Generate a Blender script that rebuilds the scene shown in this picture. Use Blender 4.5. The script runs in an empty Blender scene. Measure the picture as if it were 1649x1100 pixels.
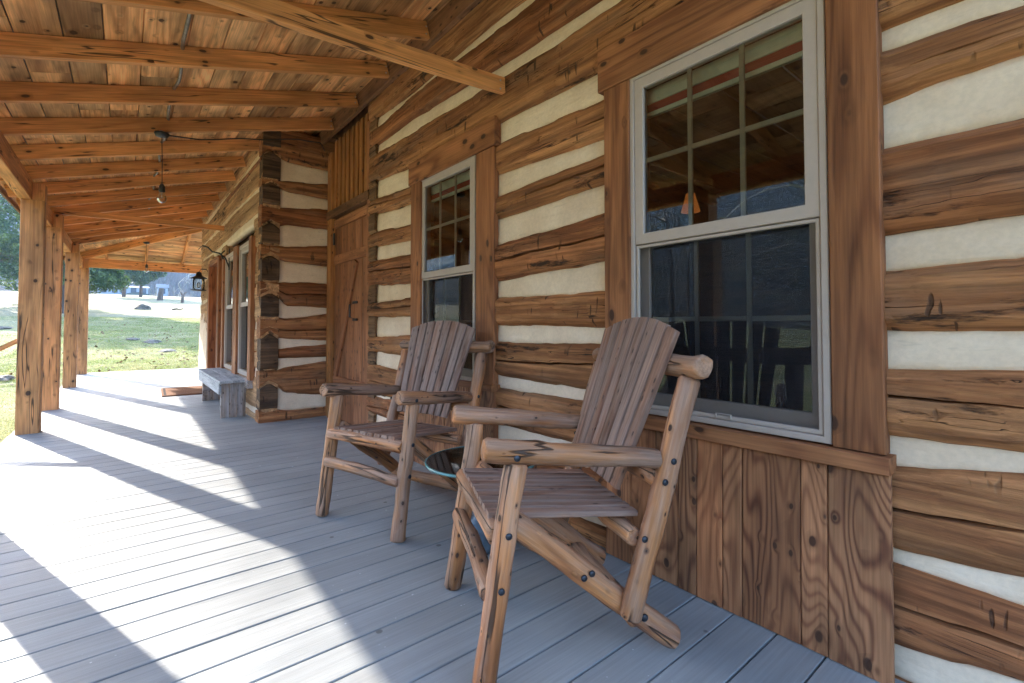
import bpy, math, random
import numpy as np
from mathutils import Matrix, Vector, noise as mnoise
R = math.radians
random.seed(7); rng = np.random.default_rng(7)
sc = bpy.context.scene
COL = sc.collection

# ------------------------------------------------------------------ camera
EYE = 1.03
cam = bpy.data.cameras.new('camera'); camo = bpy.data.objects.new('camera', cam); COL.objects.link(camo)
cam.sensor_width = 36; cam.lens = 765/1649*36
cam.shift_y = -(550-504)/1649
cam.clip_start = .03; cam.clip_end = 2000
yaw = math.atan(621.5/765); pit = R(1.5)
camo.matrix_basis = Matrix.Translation((0, 0, EYE)) @ Matrix.Rotation(-yaw, 4, 'Z') @ Matrix.Rotation(math.pi/2+pit, 4, 'X')
sc.camera = camo

# ------------------------------------------------------------------ light
SUN_EL = math.atan(1/2.112); SUN_AZ = math.atan2(-.68, 2.0)      # azimuth clockwise from +Y
w = bpy.data.worlds.new('World'); sc.world = w; w.use_nodes = True
sky = w.node_tree.nodes.new('ShaderNodeTexSky'); sky.sky_type = 'NISHITA'; sky.sun_disc = False
sky.sun_elevation = SUN_EL; sky.sun_rotation = SUN_AZ % (2*math.pi)
sky.air_density = 1.0; sky.dust_density = 1.0; sky.ozone_density = 1.2
bg = w.node_tree.nodes['Background']; bg.inputs[1].default_value = .15
w.node_tree.links.new(sky.outputs[0], bg.inputs[0])
sl = bpy.data.lights.new('sun', 'SUN'); sl.energy = 2.0; sl.angle = R(.53); sl.color = (1, .93, .82)
so = bpy.data.objects.new('sun', sl); COL.objects.link(so)
sd = Vector((math.sin(SUN_AZ)*math.cos(SUN_EL), math.cos(SUN_AZ)*math.cos(SUN_EL), math.sin(SUN_EL)))
so.rotation_euler = sd.to_track_quat('Z', 'Y').to_euler(); so.location = sd*60
sc.view_settings.view_transform = 'Standard'; sc.view_settings.look = 'None'
sc.view_settings.gamma = 1; sc.view_settings.use_curve_mapping = False
sc.view_settings.exposure = 3.36
sc.cycles.use_denoising = True; sc.cycles.denoising_prefilter = 'NONE'
sc.cycles.max_bounces = 10; sc.cycles.diffuse_bounces = 6; sc.cycles.glossy_bounces = 4
sc.cycles.transparent_max_bounces = 16; sc.cycles.volume_bounces = 0

# ------------------------------------------------------------------ node helper
class NT:
    def __init__(s, name):
        s.m = bpy.data.materials.new(name); s.m.use_nodes = True
        s.t = s.m.node_tree; s.t.nodes.clear()
        s.out = s.t.nodes.new('ShaderNodeOutputMaterial')
    def n(s, typ, **k):
        nd = s.t.nodes.new(typ)
        for a, b in k.items(): setattr(nd, a, b)
        return nd
    def put(s, sock, v):
        if isinstance(v, bpy.types.NodeSocket): s.t.links.new(v, sock)
        elif isinstance(v, bpy.types.Node): s.t.links.new(v.outputs[0], sock)
        else:
            if sock.type == 'RGBA' and len(v) == 3: v = (*v, 1)
            sock.default_value = v
    def math(s, op, a, b=0., c=None, clamp=False):
        nd = s.n('ShaderNodeMath', operation=op); nd.use_clamp = clamp
        s.put(nd.inputs[0], a); s.put(nd.inputs[1], b)
        if c is not None: s.put(nd.inputs[2], c)
        return nd.outputs[0]
    def vmul(s, v, k):
        nd = s.n('ShaderNodeVectorMath', operation='MULTIPLY'); s.put(nd.inputs[0], v); s.put(nd.inputs[1], k); return nd.outputs[0]
    def vadd(s, v, k):
        nd = s.n('ShaderNodeVectorMath', operation='ADD'); s.put(nd.inputs[0], v); s.put(nd.inputs[1], k); return nd.outputs[0]
    def noise(s, v, scale=1, det=2, rough=.5, dist=0):
        nd = s.n('ShaderNodeTexNoise'); s.put(nd.inputs['Vector'], v)
        nd.inputs['Scale'].default_value = scale; nd.inputs['Detail'].default_value = det
        nd.inputs['Roughness'].default_value = rough; nd.inputs['Distortion'].default_value = dist
        return nd.outputs[0]
    def voro(s, v, scale=1, out='Distance', rnd=1.):
        nd = s.n('ShaderNodeTexVoronoi'); s.put(nd.inputs['Vector'], v); nd.inputs['Scale'].default_value = scale
        nd.inputs['Randomness'].default_value = rnd
        return nd.outputs[out]
    def n_col(s, v, scale):
        nd = s.n('ShaderNodeTexNoise'); s.put(nd.inputs['Vector'], v); nd.inputs['Scale'].default_value = scale; return nd.outputs['Color']
    def ramp(s, f, lo, hi, a=0., b=1.):
        nd = s.n('ShaderNodeMapRange'); nd.interpolation_type = 'SMOOTHSTEP'
        s.put(nd.inputs[0], f); nd.inputs[1].default_value = lo; nd.inputs[2].default_value = hi
        nd.inputs[3].default_value = a; nd.inputs[4].default_value = b
        return nd.outputs[0]
    def mix(s, f, a, b, typ='MIX'):
        nd = s.n('ShaderNodeMix', data_type='RGBA', blend_type=typ)
        s.put(nd.inputs[0], f); s.put(nd.inputs[6], a); s.put(nd.inputs[7], b)
        return nd.outputs[2]
    def scale_col(s, c, f):
        nd = s.n('ShaderNodeVectorMath', operation='SCALE'); s.put(nd.inputs[0], c); s.put(nd.inputs[3], f); return nd.outputs[0]
    def bump(s, h, dist, strength=1.):
        nd = s.n('ShaderNodeBump'); s.put(nd.inputs['Height'], h); nd.inputs['Distance'].default_value = dist
        nd.inputs['Strength'].default_value = strength
        return nd.outputs[0]
    def coord(s, off=40.):
        tc = s.n('ShaderNodeTexCoord'); oi = s.n('ShaderNodeObjectInfo')
        wn = s.n('ShaderNodeTexWhiteNoise', noise_dimensions='1D'); s.put(wn.inputs['W'], oi.outputs['Random'])
        s.rnd = oi.outputs['Random']; s.wn = wn.outputs['Color']
        s.P = s.vadd(tc.outputs['Object'], s.vmul(wn.outputs['Color'], (off, off*.7, off*.5)))
        sp = s.n('ShaderNodeSeparateXYZ'); s.put(sp.inputs[0], tc.outputs['Object']); s.O = tc.outputs['Object']; s.oxyz = sp.outputs
        return s.P
    def finish(s, col, rough=.7, normal=None, spec=.4, **k):
        b = s.n('ShaderNodeBsdfPrincipled'); s.put(b.inputs['Base Color'], col); s.put(b.inputs['Roughness'], rough)
        b.inputs['Specular IOR Level'].default_value = spec
        if normal is not None: s.put(b.inputs['Normal'], normal)
        for a, v in k.items(): s.put(b.inputs[a.replace('_', ' ')], v)
        s.t.links.new(b.outputs[0], s.out.inputs[0]); s.b = b
        return s.m

def wood(name, light, dark, knotc=(.05, .022, .012), rings=9., cross=7., along=.55, knots=.5, kscale=(1.1, 5, 5),
         var=.35, grey=None, greyamt=0., rough=.65, bumpd=.0015, contrast=.8, mott=.35, saw=False, hue=.12, stain=0., top=0., crack=0.):
    s = NT(name); P = s.coord()
    # knots
    kp = s.vmul(s.vadd(P, s.vmul(s.n_col(P, 3.), (.05, .03, .03))), kscale)
    vo = s.n('ShaderNodeTexVoronoi'); s.put(vo.inputs['Vector'], kp); kd = vo.outputs['Distance']
    ksp = s.n('ShaderNodeSeparateColor'); s.put(ksp.inputs[0], vo.outputs['Color'])
    on = s.ramp(ksp.outputs[0], 1-knots-.02, 1-knots+.02) if knots else 0.
    ksz = s.math('MULTIPLY_ADD', ksp.outputs[1], .20, .08)
    kq = s.math('DIVIDE', kd, ksz)
    kn = s.math('MULTIPLY', s.ramp(kq, 1.15, .75, 0, 1), on) if knots else 0.
    halo = s.math('MULTIPLY', s.ramp(kd, .42, .03, 0, 1), on) if knots else 0.
    wp = s.vmul(P, (along, cross, cross))
    f = s.noise(wp, 1., 1.5, .45, .25)
    ph = s.math('ADD', s.math('MULTIPLY', f, rings*6.283), s.math('MULTIPLY', halo, 4.5))
    g = s.math('MULTIPLY_ADD', s.math('SINE', ph), .5, .5)
    g = s.math('POWER', g, 2.2)
    fib = s.noise(s.vmul(P, (3.5, 110, 110)), 1., 3, .6)
    mo = s.noise(s.vmul(P, (1.3, 6, 6)), 1., 3, .55)
    # coarse amount of ring contrast varies over the board
    gm = s.math('MULTIPLY', g, s.ramp(s.noise(s.vmul(P, (.8, 3, 3)), 1.3, 1), .3, .65, .35, 1.))
    c = s.mix(s.math('MULTIPLY', gm, contrast), light, dark)
    c = s.scale_col(c, s.ramp(fib, .25, .75, .78, 1.16))
    c = s.scale_col(c, s.ramp(mo, .3, .7, 1-mott, 1+mott*.45))
    # per-piece tone
    sp = s.n('ShaderNodeSeparateXYZ'); s.put(sp.inputs[0], s.wn)
    c = s.scale_col(c, s.math('MULTIPLY_ADD', sp.outputs[0], var, 1-var*.55))
    c = s.mix(s.math('MULTIPLY', sp.outputs[1], hue*2), c, s.vmul(c, (1.0, .78, .62)))
    if stain:
        st = s.ramp(s.noise(s.vmul(P, (1.2, 9, 9)), 1.3, 3, .6), .58, .68, 0, stain)
        c = s.mix(st, c, s.scale_col(c, .45))
    if grey is not None:
        ga = s.ramp(s.noise(s.vmul(P, (2.2, 14, 14)), 1., 4, .65), .5-greyamt*.35, .78-greyamt*.35, 0, min(1, greyamt*1.5))
        if top:     # upward faces are weathered greyer
            nz = s.n('ShaderNodeSeparateXYZ'); s.put(nz.inputs[0], s.n('ShaderNodeNewGeometry').outputs['Normal'])
            ga = s.math('MAXIMUM', ga, s.math('MULTIPLY', s.ramp(nz.outputs[2], .15, .75, 0, top), s.ramp(s.noise(s.vmul(P, (3, 9, 9)), 1., 3, .6), .35, .6, .3, 1)))
        c = s.mix(ga, c, s.scale_col(grey, s.ramp(fib, .25, .75, .7, 1.2)))
    if knots:
        c = s.mix(s.math('MULTIPLY', s.ramp(kq, 2.6, .9, 0, .55), on), c, s.scale_col(c, .55))
        c = s.mix(s.math('MULTIPLY', kn, .9), c, knotc)
    ck = 0.
    if crack:
        cn = s.noise(s.vmul(P, (.8, 15, 15)), 1., 2, .5, .15)
        ck = s.math('MULTIPLY', s.ramp(s.math('ABSOLUTE', s.math('SUBTRACT', cn, .5)), .016, .004), s.ramp(s.noise(s.vmul(P, (1.5, 5, 5)), 1.1, 2), .5-crack*.08, .58-crack*.08))
        c = s.mix(s.math('MULTIPLY', ck, .85), c, (.03, .018, .012))
    h = s.math('ADD', s.math('MULTIPLY', fib, .6), s.math('MULTIPLY', s.math('SUBTRACT', 1., gm), .5))
    if crack: h = s.math('SUBTRACT', h, s.math('MULTIPLY', ck, 1.5))
    if saw:
        wv = s.n('ShaderNodeTexWave', wave_type='BANDS', bands_direction='X'); s.put(wv.inputs[0], P)
        wv.inputs['Scale'].default_value = 32; wv.inputs['Distortion'].default_value = 1.5; wv.inputs['Detail'].default_value = 2
        c = s.scale_col(c, s.ramp(wv.outputs[1], 0, 1, .93, 1.04)); h = s.math('ADD', h, s.math('MULTIPLY', wv.outputs[1], .35))
    return s.finish(c, rough, s.bump(h, bumpd), .3)

def plain(name, col, rough=.5, metal=0., var=0., spec=.5, nscale=30., nb=0.):
    s = NT(name); P = s.coord()
    nz = s.noise(P, nscale, 4, .6)
    c = s.scale_col(col, s.ramp(nz, .3, .7, 1-var, 1+var))
    return s.finish(c, rough, s.bump(nz, nb) if nb else None, spec, Metallic=metal)

# ------------------------------------------------------------------ materials
M = {}
M['rafter'] = wood('fir_rafter', (.72, .335, .125), (.50, .195, .068), knots=.2, kscale=(1.9, 4.2, 4.2), rings=6, var=.25, contrast=.6, mott=.28, hue=.10, stain=.3, crack=.1)
M['plank'] = wood('ceiling_plank', (.80, .47, .225), (.50, .235, .095), knots=.26, kscale=(2.2, 2.8, 2.8), rings=9, cross=4.5, var=.6, contrast=.75, mott=.5, hue=.35, stain=.6)
M['post'] = wood('cedar_post', (.64, .31, .125), (.42, .175, .068), (.035, .018, .012), knots=.36, kscale=(2.4, 2.9, 2.9), rings=7, cross=6, var=.12, saw=True, mott=.4, contrast=.6, stain=.5, crack=.3)
M['trim'] = wood('window_trim_wood', (.38, .155, .062), (.18, .062, .025), knots=.42, kscale=(1.9, 3.4, 3.4), rings=11, cross=6, var=.2, contrast=.85, hue=.1, mott=.35, stain=.35)
M['apron'] = wood('apron_plank_wood', (.40, .185, .085), (.15, .052, .025), knots=.35, kscale=(2.6, 4.2, 4.2), rings=22, cross=5.6, along=1.1, var=.45, contrast=.9, hue=.3, mott=.4)
M['door'] = wood('door_wood', (.36, .15, .066), (.20, .075, .032), knots=.3, kscale=(3, 8, 8), rings=8, var=.25, contrast=.7)
M['doortop'] = wood('gable_batten_wood', (.42, .185, .06), (.26, .10, .03), knots=.3, kscale=(3, 8, 8), rings=8, var=.2, contrast=.6)
M['ledger'] = wood('ledger_wood', (.25, .12, .06), (.12, .052, .027), knots=.5, kscale=(3, 6, 6), rings=7, var=.3, contrast=.6, stain=.5)
M['chair'] = wood('weathered_log', (.52, .225, .082), (.23, .08, .032), (.03, .016, .012), knots=.22, kscale=(5, 8, 8), rings=4, cross=8, along=1.3,
                  grey=(.33, .235, .18), greyamt=.42, var=.3, contrast=.85, mott=.55, bumpd=.004, stain=.85, hue=.2, rough=.5, top=.65, crack=1.2)
M['slat'] = wood('weathered_slat', (.30, .155, .095), (.145, .068, .045), (.05, .03, .024), knots=.25, kscale=(5, 12, 12), rings=6, cross=14, along=1.5,
                 grey=(.30, .215, .175), greyamt=.52, var=.5, contrast=.8, mott=.45, hue=.15, bumpd=.0025, stain=.6)
M['bench'] = wood('grey_bench_board', (.38, .29, .22), (.20, .14, .10), knots=.5, kscale=(4, 9, 9), rings=7, cross=10, grey=(.40, .40, .42), greyamt=.45, var=.35, contrast=.75, stain=.6)
M['benchtop'] = wood('blue_grey_seat_board', (.33, .36, .39), (.19, .21, .235), knots=.3, kscale=(4, 9, 9), rings=7, cross=10, grey=(.46, .49, .52), greyamt=.5, var=.2, contrast=.7, hue=0, stain=.5)
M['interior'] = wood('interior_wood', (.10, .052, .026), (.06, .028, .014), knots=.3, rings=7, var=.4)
M['bark'] = wood('tree_bark', (.17, .125, .095), (.09, .065, .05), knots=0, rings=3, var=.2, bumpd=.02)

def log_mat(name, a, b, k=1.):
    s = NT(name); P = s.coord()
    fib = s.noise(s.vmul(P, (1.4, 42, 42)), 1., 6, .8)
    band = s.noise(s.vmul(P, (.7, 22, 22)), 1., 4, .6, .4)
    mo = s.noise(s.vmul(P, (1.6, 5, 5)), 1., 4, .6)
    sp = s.n('ShaderNodeSeparateXYZ'); s.put(sp.inputs[0], s.wn)
    c = s.mix(s.ramp(band, .35, .62), a, b)
    c = s.scale_col(c, s.ramp(fib, .3, .7, .62, 1.28))
    c = s.scale_col(c, s.ramp(mo, .3, .7, .80, 1.14))
    c = s.scale_col(c, s.math('MULTIPLY_ADD', sp.outputs[0], .25, .88))
    # grey weathering
    c = s.mix(s.ramp(s.noise(s.vmul(P, (.9, 4, 4)), 1.7, 3, .6), .5, .72, 0, .45), c, s.scale_col((.25, .155, .092), s.ramp(fib, .3, .7, .65, 1.25)))
    # black rot patches and checks
    rot = s.ramp(s.noise(s.vmul(P, (2.2, 12, 12)), 1., 6, .68), .585, .68, 0, .92)
    cr = s.noise(s.vmul(P, (.9, 26, 26)), 1., 2, .5, .2)
    cm = s.math('MULTIPLY', s.ramp(s.math('ABSOLUTE', s.math('SUBTRACT', cr, .5)), .012, .002), s.ramp(s.noise(s.vmul(P, (1.1, 5, 5)), 1.2, 2), .5, .6))
    # adze marks: short cuts across the grain
    ad = s.voro(s.vmul(P, (8.5, 9, 4.)))
    am = s.math('MULTIPLY', s.ramp(s.noise(s.vmul(P, (42, 9, 9)), 1., 1), .62, .68), s.ramp(ad, .45, .28))
    am = s.math('MULTIPLY', am, s.ramp(s.noise(s.vmul(P, (1.3, 3, 3)), 1.), .36, .46))
    dk = s.math('MAXIMUM', s.math('MAXIMUM', rot, s.math('MULTIPLY', cm, .9)), s.math('MULTIPLY', am, .75))
    c = s.mix(dk, c, (.022, .014, .010))
    h = s.math('SUBTRACT', s.math('ADD', s.math('MULTIPLY', fib, .5), s.math('MULTIPLY', mo, 1.2)), s.math('MULTIPLY', dk, .8))
    return s.finish(c, .75, s.bump(h, .011), .25)
M['log'] = log_mat('hewn_log', (.47, .213, .084), (.26, .104, .040))
M['log2'] = log_mat('hewn_log_red', (.43, .172, .066), (.22, .080, .030))
M['logend'] = log_mat('log_end_grain', (.17, .098, .054), (.07, .042, .026))
M['notch'] = log_mat('notched_log_end', (.26, .14, .066), (.14, .075, .038))
M['loglight'] = log_mat('pale_hewn_log', (.58, .345, .175), (.40, .22, .105))

def chink_mat():
    s = NT('lime_chinking'); P = s.coord(20)
    n1 = s.noise(P, 4, 4, .55); n2 = s.noise(P, 60, 4, .6); n3 = s.noise(s.vmul(P, (5, 20, 25)), 1., 3, .6)
    c = s.mix(s.ramp(n1, .3, .7), (.73, .575, .41), (.85, .70, .525))
    c = s.scale_col(c, s.ramp(n2, .3, .7, .95, 1.04))
    c = s.mix(s.ramp(n3, .62, .72, 0, .3), c, (.45, .36, .26))
    cr = s.voro(s.vmul(P, (1.2, 3, 3)), 1.)
    h = s.math('ADD', s.math('MULTIPLY', n1, 1.5), s.math('ADD', s.math('MULTIPLY', n2, .15), s.math('MULTIPLY', n3, .6)))
    return s.finish(c, .9, s.bump(h, .008), .2)
M['chink'] = chink_mat()

def deck_mat():
    s = NT('grey_composite_deck'); P = s.coord()
    f = s.noise(s.vmul(P, (2.5, 90, 90)), 1., 3, .6); b = s.noise(s.vmul(P, (1., 4, 4)), 1.2, 4, .6)
    tc = s.n('ShaderNodeNewGeometry').outputs['Position']
    big = s.noise(tc, .9, 4, .6)
    sp = s.n('ShaderNodeSeparateXYZ'); s.put(sp.inputs[0], s.wn)
    c = s.mix(s.ramp(b, .3, .7), (.236, .246, .248), (.296, .305, .304))
    c = s.scale_col(c, s.ramp(f, .2, .8, .87, 1.1))
    c = s.scale_col(c, s.ramp(big, .3, .7, .88, 1.1))
    c = s.mix(s.ramp(s.noise(tc, 2.3, 5, .65), .56, .72, 0, .35), c, (.225, .215, .20))
    c = s.scale_col(c, s.math('MULTIPLY_ADD', sp.outputs[0], .12, .94))
    # dried paint specks
    d = s.voro(tc, 7.); m = s.math('MULTIPLY', s.ramp(d, .05, .035), s.ramp(s.noise(tc, 1.1, 1), .5, .58))
    d2 = s.voro(s.vadd(tc, (3.3, 1.7, 0)), 23.); m2 = s.math('MULTIPLY', s.ramp(d2, .085, .06), s.ramp(s.noise(tc, 1.9, 2), .52, .6))
    c = s.mix(s.math('MULTIPLY', s.math('MAXIMUM', m, m2), .6), c, (.62, .64, .67))
    c = s.mix(s.ramp(s.voro(s.vadd(tc, (9, 4, 0)), 3.), .045, .03, 0, .7), c, (.06, .05, .045))
    h = s.math('ADD', f, s.math('MULTIPLY', b, .4))
    return s.finish(c, s.ramp(b, .3, .7, .46, .6), s.bump(h, .0012), .45)
M['deck'] = deck_mat()
M['frame'] = plain('clay_vinyl', (.47, .39, .33), .45, var=.03)
M['muntin'] = plain('muntin_vinyl', (.43, .385, .31), .5, var=.03)
M['black'] = plain('black_iron', (.018, .018, .020), .45, var=.2, nb=.001)
M['bolt'] = plain('carriage_bolt_steel', (.035, .04, .05), .4, metal=.6, var=.3)
M['cable'] = plain('black_cable', (.015, .015, .016), .5)
M['conduit'] = plain('grey_conduit', (.20, .175, .15), .45, metal=.3, var=.3)
M['urn'] = plain('blue_grey_metal', (.085, .12, .155), .45, metal=.2, var=.25, nb=.001)
M['blind'] = plain('pale_green_blind', (.78, .80, .68), .6, var=.05)
M['red'] = plain('dark_red_band', (.40, .05, .04), .6)
M['curtain'] = plain('dark_curtain', (.34, .355, .335), .8)
M['screw'] = plain('nail_head_steel', (.45, .43, .42), .35, metal=.7)
M['house'] = plain('white_siding', (.27, .31, .36), .6, var=.05)
M['roofgrey'] = plain('grey_shingles', (.16, .17, .19), .7, var=.2)
M['glassdark'] = plain('far_window_dark', (.04, .05, .07), .2)
M['brownwall'] = plain('stone_base', (.3, .28, .25), .8, var=.2)

def mat_glass():
    s = NT('window_glass')
    fr = s.n('ShaderNodeFresnel'); fr.inputs[0].default_value = 1.95
    gl = s.n('ShaderNodeBsdfGlossy'); gl.inputs[1].default_value = 0.; gl.inputs[0].default_value = (.95, .98, 1, 1)
    tr = s.n('ShaderNodeBsdfTransparent'); tr.inputs[0].default_value = (.88, .92, .90, 1)
    mx = s.n('ShaderNodeMixShader'); s.put(mx.inputs[0], fr.outputs[0]); s.put(mx.inputs[1], tr.outputs[0]); s.put(mx.inputs[2], gl.outputs[0])
    s.t.links.new(mx.outputs[0], s.out.inputs[0]); return s.m
M['glass'] = mat_glass()
def mat_screen():
    s = NT('insect_screen')
    di = s.n('ShaderNodeBsdfDiffuse'); di.inputs[0].default_value = (.032, .032, .036, 1)
    tr = s.n('ShaderNodeBsdfTransparent')
    mx = s.n('ShaderNodeMixShader'); mx.inputs[0].default_value = .42
    s.put(mx.inputs[1], tr.outputs[0]); s.put(mx.inputs[2], di.outputs[0])
    s.t.links.new(mx.outputs[0], s.out.inputs[0]); return s.m
M['screen'] = mat_screen()
def mat_clear(name, col, rough=.02, ior=1.5):
    s = NT(name)
    fr = s.n('ShaderNodeFresnel'); fr.inputs[0].default_value = ior
    gl = s.n('ShaderNodeBsdfGlossy'); gl.inputs[1].default_value = rough
    tr = s.n('ShaderNodeBsdfTransparent'); tr.inputs[0].default_value = (*col, 1)
    mx = s.n('ShaderNodeMixShader'); s.put(mx.inputs[0], fr.outputs[0]); s.put(mx.inputs[1], tr.outputs[0]); s.put(mx.inputs[2], gl.outputs[0])
    s.t.links.new(mx.outputs[0], s.out.inputs[0]); return s.m
M['bulb'] = mat_clear('bulb_glass', (.86, .84, .80), .02, 1.6)
M['tableglass'] = mat_clear('table_glass', (.60, .72, .74), .05, 1.7)
M['glassedge'] = plain('green_glass_edge', (.10, .24, .24), .15, var=.1)
M['lampglass'] = mat_clear('lantern_glass', (.96, .95, .9), .1, 1.35)
def mat_emit(name, col, st):
    s = NT(name); e = s.n('ShaderNodeEmission'); e.inputs[0].default_value = (*col, 1); e.inputs[1].default_value = st
    s.t.links.new(e.outputs[0], s.out.inputs[0]); return s.m
M['lampglow'] = mat_emit('lit_lampshade', (1, .30, .06), .02)
M['lampcore'] = mat_emit('lit_bulb', (1, .5, .15), .5)

# ------------------------------------------------------------------ object helpers
WM = {}
def link(o, W=None, parent=None):
    W = W if W is not None else Matrix.Identity(4)
    WM[o.name] = W
    if parent is not None:
        o.parent = parent; o.matrix_basis = WM[parent.name].inverted() @ W
    else: o.matrix_basis = W
    COL.objects.link(o); return o
def tag(o, label=None, cat=None, group=None, kind=None):
    if label: o['label'] = label
    if cat: o['category'] = cat
    if group: o['group'] = group
    if kind: o['kind'] = kind
    return o
def empty(name, loc, label=None, cat=None, group=None, rz=0., kind=None):
    o = bpy.data.objects.new(name, None); o.empty_display_size = .1
    link(o, Matrix.Translation(loc) @ Matrix.Rotation(rz, 4, 'Z')); return tag(o, label, cat, group, kind)
def mesh(name, v, f, mat, smooth=False, W=None, parent=None):
    me = bpy.data.meshes.new(name); me.from_pydata([tuple(p) for p in v], [], f); me.update()
    if smooth: me.shade_smooth()
    me.materials.append(M[mat] if isinstance(mat, str) else mat)
    return link(bpy.data.objects.new(name, me), W, parent)
def frame_m(p0, p1, up=(0, 0, 1)):
    p0 = Vector(p0); X = (Vector(p1)-p0).normalized(); Z = Vector(up)
    if abs(X.dot(Z)) > .99: Z = Vector((1, 0, 0))
    Y = Z.cross(X).normalized(); Z = X.cross(Y)
    m = Matrix((X, Y, Z)).transposed().to_4x4(); m.translation = p0
    return m, (Vector(p1)-p0).length
def sweep(secs):
    """secs: list of (list of 3d points), same count -> verts, faces with caps"""
    n = len(secs[0]); v = [p for s in secs for p in s]; f = []
    for i in range(len(secs)-1):
        for j in range(n):
            k = (j+1) % n
            f.append((i*n+j, i*n+k, (i+1)*n+k, (i+1)*n+j))
    f.append(tuple(reversed(range(n)))); f.append(tuple(range((len(secs)-1)*n, len(secs)*n)))
    return v, f
def board(name, p0, p1, w, t, mat, parent=None, up=(0, 0, 1), bev=.003, base=None, nseg=1, wob=0., W0=None, taper=1., warp=0.):
    """local X along the grain, w across (local Y), t thick (local Z); p0-p1 is the centre line"""
    m, L = frame_m(p0, p1, up)
    if W0 is not None: m = W0 @ m
    secs = []
    ph = random.random()*50
    for i in range(nseg+1):
        x = L*i/nseg; k = 1+(taper-1)*i/nseg
        a = w*k/2; b = t/2
        dw = [(mnoise.noise((x*2.2+ph, q*7.3, 0))*wob) for q in range(4)]
        cy = mnoise.noise((x*.7+ph, 3.1, 9))*warp; cz = mnoise.noise((x*.7+ph, 8.1, 2))*warp
        a0 = a+dw[0]; a1 = a+dw[1]; b0 = b+dw[2]*.6; b1 = b+dw[3]*.6
        pts = [(-a0+bev, -b0), (a1-bev, -b0), (a1, -b0+bev), (a1, b1-bev), (a1-bev, b1), (-a0+bev, b1), (-a0, b1-bev), (-a0, -b0+bev)]
        secs.append([(x, y+cy, z+cz) for y, z in pts])
    v, f = sweep(secs)
    return mesh(name, v, f, mat, False, m, parent)
def box(name, x0, x1, y0, y1, z0, z1, mat, parent=None, axis='y', bev=.003, **k):
    c = ((x0+x1)/2, (y0+y1)/2, (z0+z1)/2)
    if axis == 'x': return board(name, (x0, c[1], c[2]), (x1, c[1], c[2]), y1-y0, z1-z0, mat, parent, (0, 0, 1), bev, **k)
    if axis == 'y': return board(name, (c[0], y0, c[2]), (c[0], y1, c[2]), x1-x0, z1-z0, mat, parent, (0, 0, 1), bev, **k)
    return board(name, (c[0], c[1], z0), (c[0], c[1], z1), y1-y0, x1-x0, mat, parent, (1, 0, 0), bev, **k)
def rod(name, pts, r, mat, parent=None, sides=10, nz=0., W0=None, bend=0., endr=None, smooth=True, seg=None):
    """round log through pts; one object, local X along the first-to-last line"""
    m, L = frame_m(pts[0], pts[-1]); mi = m.inverted(); P = [mi @ Vector(p) for p in pts]
    if W0 is not None: m = W0 @ m
    seg = seg or max(2, int(L/.05)); ph = random.random()*90; secs = []
    ln = len(P)-1
    for i in range(seg+1):
        t = i/seg; q = t*ln; a = min(int(q), ln-1); c = P[a].lerp(P[a+1], q-a)
        x = c.x; rr = r if not isinstance(r, (tuple, list)) else r[0]+(r[1]-r[0])*t
        cy = c.y+mnoise.noise((x*3+ph, 1, 1))*bend; cz = c.z+mnoise.noise((x*3+ph, 7, 4))*bend
        sec = []
        for j in range(sides):
            an = 2*math.pi*j/sides
            k = rr*(1+nz*mnoise.noise((x*9+ph, math.cos(an)*1.2, math.sin(an)*1.2))+nz*.5*mnoise.noise((x*30+ph, math.cos(an)*2.5, math.sin(an)*2.5)))
            sec.append((x, cy+k*math.cos(an), cz+k*math.sin(an)))
        if smooth and nz and i in (0, seg):       # rounded ends
            s0 = [(x+(0 if i == 0 else 0), cy+(p[1]-cy)*.82, cz+(p[2]-cz)*.82) for p in sec]
            s1 = [(x+(.008 if i == 0 else -.008), p[1], p[2]) for p in sec]
            secs += [s0, s1] if i == 0 else [s1, s0]
        else: secs.append(sec)
    v, f = sweep(secs)
    o = mesh(name, v, f, mat, smooth, m, parent)
    if smooth:
        for p in o.data.polygons[-2:]: p.use_smooth = False
    return o
def lathe(name, prof, mat, W, parent=None, n=20, smooth=True):
    v = []; f = []
    for r, z in prof:
        for j in range(n): a = 2*math.pi*j/n; v.append((r*math.cos(a), r*math.sin(a), z))
    for i in range(len(prof)-1):
        for j in range(n):
            k = (j+1) % n; f.append((i*n+j, i*n+k, (i+1)*n+k, (i+1)*n+j))
    return mesh(name, v, f, mat, smooth, W, parent)
T = Matrix.Translation
def disc(name, c, nrm, r, h, mat, parent=None, W0=None, n=10):
    q = Vector(nrm).to_track_quat('Z', 'Y').to_matrix().to_4x4(); W = T(c) @ q
    if W0 is not None: W = W0 @ W
    return lathe(name, [(0, 0), (r, 0), (r, h*.5), (r*.75, h), (0, h*1.1)], mat, W, parent, n)

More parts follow.
